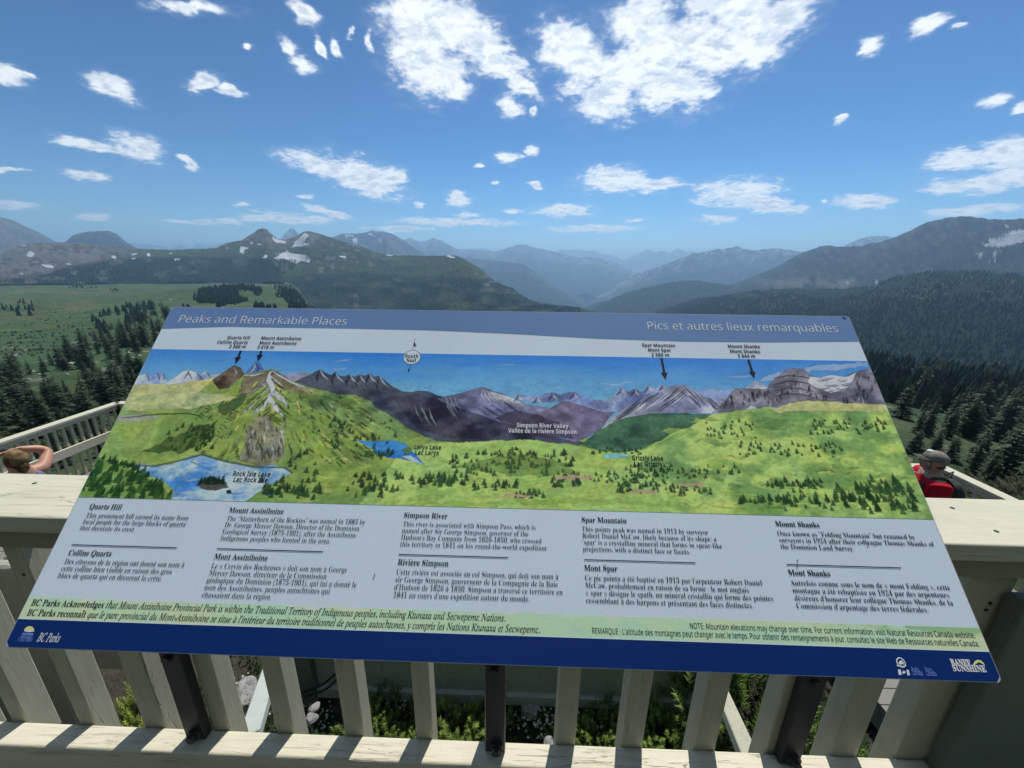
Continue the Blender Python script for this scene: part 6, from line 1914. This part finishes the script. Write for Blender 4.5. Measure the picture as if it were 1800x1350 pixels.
stand([(180, 585), (235, 560), (310, 540), (300, 580), (240, 598)], 30, lambda y: 17, 'small fir in the scattered trees left of the sign header', 'small firs left of the sign')
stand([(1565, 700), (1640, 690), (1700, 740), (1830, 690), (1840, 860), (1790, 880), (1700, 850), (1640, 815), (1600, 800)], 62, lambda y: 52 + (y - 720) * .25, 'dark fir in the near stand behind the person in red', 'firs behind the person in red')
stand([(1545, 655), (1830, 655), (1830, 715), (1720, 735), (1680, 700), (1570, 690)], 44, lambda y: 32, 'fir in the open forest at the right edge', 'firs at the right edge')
# brownish low krummholz behind the right railing
for i, (px, py, hh_) in enumerate(((1720, 852, 60), (1775, 862, 62), (1815, 868, 70), (1690, 845, 46))):
    p = hit_ground(px, py + 18)
    if p is None: continue
    depth = (p - CAM) @ R[:, 2]; s_ = hh_ / F * depth * 1.5
    root = empty('krummholz', tuple(p - np.array([0, 0, .1])), i * 1.1, label='low brownish green krummholz fir behind the right walkway railing', cat='shrub', group='krummholz behind the right railing')
    o = bpy.data.objects.new('foliage', bush_mesh(60 + i, n=240, twig=.09, dark=(.035, .045, .022), light=(.11, .105, .05))); o.data.materials.append(M_NEEDLE); COL.objects.link(o); o.parent = root; o.scale = (s_ * 1.3, s_ * 1.3, s_)

# boulders in the meadow
RK = [rock_mesh(30 + i, 2) for i in range(4)]
for i, (px, py, w) in enumerate(((127, 642, 14), (134, 641, 9), (72, 660, 10), (118, 660, 7), (95, 640, 8), (67, 594, 5), (148, 568, 5), (84, 569, 5), (170, 520, 4), (215, 628, 8), (226, 622, 10), (236, 630, 8), (245, 626, 9), (222, 636, 8), (212, 640, 7), (240, 619, 8), (50, 668, 10), (30, 662, 9), (60, 655, 7), (283, 540, 5), (222, 535, 4), (300, 528, 5))):
    p = hit_ground(px, py)
    depth = (p - CAM) @ R[:, 2]; s_ = w / F * depth
    cluster = 205 < px < 250 and py > 610
    boulder(tuple(p + np.array([0, 0, .05 * s_])), (s_, s_ * .8, s_ * .6), 30 + i, 'pale boulder in the rock pile beside the sign\'s left edge' if cluster else 'pale boulder lying alone in the green meadow', 'boulders in the rock pile' if cluster else 'boulders in the meadow', RK[i % 4])
for px, py, w, h in ((1690, 745, 16, 6),):
    p = hit_ground(px, py); depth = (p - CAM) @ R[:, 2]; s_ = w / F * depth
    boulder(tuple(p), (s_, s_, s_ * .4), 77, 'pale flat boulder in a gap of the right forest')

# ------------------------------------------------------------------ far woods: read as one mass, beyond counting
def cone_forest(name, pts, hts, seed, label, wide=1.0):
    r = np.random.default_rng(seed); n = len(pts)
    a = np.arange(5) * 2 * np.pi / 5
    V, C = [], []
    rot = r.uniform(0, 6.28, n)
    lev = [(0.02, .24 * wide, .55), (.30, .19 * wide, .80), (.58, .12 * wide, 1.0)]
    col = np.array([0.024, 0.046, 0.030]) * r.uniform(.6, 1.6, (n, 1)) + np.array([.012, .010, 0]) * r.uniform(0, 1, (n, 1))
    tris, cols = [], []
    for (z0, rad, z1) in lev:
        for k in range(5):
            A = np.stack([np.cos(rot + a[k]) * rad, np.sin(rot + a[k]) * rad, np.full(n, z0) + r.uniform(-.04, .04, n)], -1) * hts[:, None] * np.array([1, 1, 1]) + pts
            B = np.stack([np.cos(rot + a[(k + 1) % 5]) * rad, np.sin(rot + a[(k + 1) % 5]) * rad, np.full(n, z0)], -1) * hts[:, None] + pts
            T_ = pts + np.array([0, 0, 1]) * (hts * z1)[:, None]
            tris.append(np.stack([A, B, T_], 1)); cols.append(col)
    o = mesh_obj(name, tri_mesh(name, np.concatenate(tris), np.concatenate(cols)), M_NEEDLE)
    tag(o, label=label, cat='forest', kind='stuff')


def scatter_on(key, n, seed, cond):
    P, cols, tt, PX, PY = RIDGES[key]
    r = np.random.default_rng(seed)
    nr, nc = P.shape[:2]
    out_ = []
    # weight cells by their area
    ai = np.linalg.norm(np.cross(P[1:, :-1] - P[:-1, :-1], P[:-1, 1:] - P[:-1, :-1]), axis=-1)
    w = (ai * cond(PX[:-1, :-1], PY[:-1, :-1], tt[:-1, :-1])).ravel()
    pick = r.choice(len(w), n, p=w / w.sum())
    i, j = pick // (nc - 1), pick % (nc - 1)
    u, v = r.random(n)[:, None], r.random(n)[:, None]
    return P[i, j] * (1 - u) * (1 - v) + P[i + 1, j] * u * (1 - v) + P[i, j + 1] * (1 - u) * v + P[i + 1, j + 1] * u * v


rg = np.random.default_rng(5)
pts = scatter_on('forest_ridge', 30000, 1, lambda X, Y, t: ((X > 1150) & (X < 1830) & (Y < 690)) * (0.25 + 1.5 * smooth(fbm(X / 30, Y / 9, 4, 91) + .5 * smooth(Y, 515, 545), .40, .58)))
cone_forest('ridge_forest', pts - [0, 0, .3], rg.uniform(3.5, 7.5, len(pts)), 2, 'dark conifer forest covering the ridge at right')
pts = scatter_on('quartz_hill', 16000, 3, lambda X, Y, t: ((X > 470) & (X < 1020) & (Y > np.interp(X, [470, 560, 640, 720, 800, 860, 920, 1010], [500, 490, 488, 494, 492, 496, 510, 534]))) * (0.15 + 1.2 * smooth(fbm(X / 26, Y / 10, 4, 61), .48, .36)))
cone_forest('hill_forest', pts - [0, 0, .3], rg.uniform(3.2, 6, len(pts)), 4, 'dark conifer woods on the spur behind the sign header')
pts = scatter_on('quartz_hill', 12000, 7, lambda X, Y, t: ((X > -30) & (X < 520 - 60 * smooth(Y, 470, 500)) & (Y > np.interp(X, [0, 60, 120, 200, 300, 400, 470], [494, 486, 472, 458, 456, 456, 456]))) * (0.1 + smooth(fbm(X / 26, Y / 10, 4, 61), .62, .5)))
pts = pts[RNG.random(len(pts)) < 1.0]
cone_forest('belt_forest', pts - [0, 0, .3], rg.uniform(4.5, 8.5, len(pts)), 6, 'dark belt of conifers along the far side of the meadow')
pts = scatter_on('wooded_hill', 5000, 9, lambda X, Y, t: (X > 1020) & (X < 1400) & (Y < 560))
cone_forest('round_hill_forest', pts - [0, 0, .3], rg.uniform(8, 14, len(pts)), 8, 'dark conifers on the rounded hill in the valley')


def scatter_ground(regions, seed):
    """regions: (polygon, count)"""
    r = random.Random(seed); out_ = []
    for poly, n in regions:
        xs = [q[0] for q in poly]; ys = [q[1] for q in poly]; k = 0; tr = 0
        while k < n and tr < 20 * n:
            tr += 1
            x, y = r.uniform(min(xs), max(xs)), r.uniform(min(ys), max(ys))
            if not in_poly(np.array([x]), np.array([y]), poly)[0]: continue
            if fbm(np.array([x / 40]), np.array([y / 12]), 3, 29)[0] < .42: continue
            p = hit_ground(x, y)
            if p is None or np.hypot(p[0], p[1]) < 95: continue
            out_.append(p); k += 1
    return np.array(out_)


pts = scatter_ground([([(330, 535), (350, 512), (400, 503), (450, 505), (490, 520), (495, 548), (320, 548)], 900), ([(480, 500), (500, 545), (560, 548), (560, 520)], 220), ([(120, 507), (172, 507), (172, 503), (125, 503)], 26), ([(300, 548), (250, 565), (180, 590), (160, 560), (260, 530)], 90), ([(310, 498), (335, 499), (335, 496), (310, 496)], 14), ([(180, 512), (215, 514), (210, 510)], 10), ([(0, 535), (60, 530), (60, 560), (0, 560)], 20)], 3)
_e = []
while len(_e) < 420:
    x, y = rt_.uniform(470, 560), rt_.uniform(490, 550)
    if abs(x - (484 + (y - 492) * 1.05) - 6) < 16 + rt_.gauss(0, 6):
        p = hit_ground(x, y)
        if p is not None and np.hypot(p[0], p[1]) < 2200: _e.append(p)
pts = np.concatenate([pts, np.array(_e)])
cone_forest('meadow_trees', pts - [0, 0, .2], rg.uniform(3.5, 7.5, len(pts)), 12, 'scattered conifers on the meadow and its wooded knoll')
pts = scatter_ground([([(-20, 500), (480, 496), (330, 545), (250, 600), (-20, 640)], 900), ([(200, 560), (320, 530), (300, 600), (180, 640)], 260)], 23)
cone_forest('meadow_shrubs', pts - [0, 0, .25], rg.uniform(0.4, 1.3, len(pts)), 22, 'low shrubs and heather clumps dotted over the meadow', 3.2)
pts = scatter_ground([([(1540, 640), (1830, 640), (1830, 760), (1560, 720)], 700), ([(820, 590), (1560, 600), (1600, 760), (1500, 790), (900, 760)], 1500), ([(1560, 660), (1830, 660), (1830, 740), (1600, 720)], 300)], 8)
cone_forest('slope_forest', pts - [0, 0, .2], rg.uniform(3.0, 6.0, len(pts)), 14, 'massed conifers on the right slope behind the nearer firs')

# ------------------------------------------------------------------ air
lo, hi = 1e9, -1e9
for o in SC.objects:
    if o.type == 'MESH' and o.get('kind') == 'structure':
        co = np.empty(len(o.data.vertices) * 3, np.float32); o.data.vertices.foreach_get('co', co)
        lo = min(lo, co[2::3].min()); hi = max(hi, co[2::3].max())
bm = bmesh.new()
add_box(bm, (-18000, -18000, lo - 1.0), (18000, 18000, hi + 5.0))
hz = bm_obj('haze', bm)
hm = bpy.data.materials.new('mountain_air'); hm.use_nodes = True
hn = NT(hm.node_tree); hn.n.clear()
ho = hn.add('ShaderNodeOutputMaterial'); hv = hn.add('ShaderNodeVolumePrincipled')
hv.inputs['Color'].default_value = (0.45, 0.72, 1.0, 1)
hv.inputs['Density'].default_value = 1.55e-4
hv.inputs['Anisotropy'].default_value = 0.35
hn.link(hv.outputs[0], ho.inputs['Volume'])
hz.data.materials.append(hm)
tag(hz, kind='stuff')
hz.visible_shadow = True
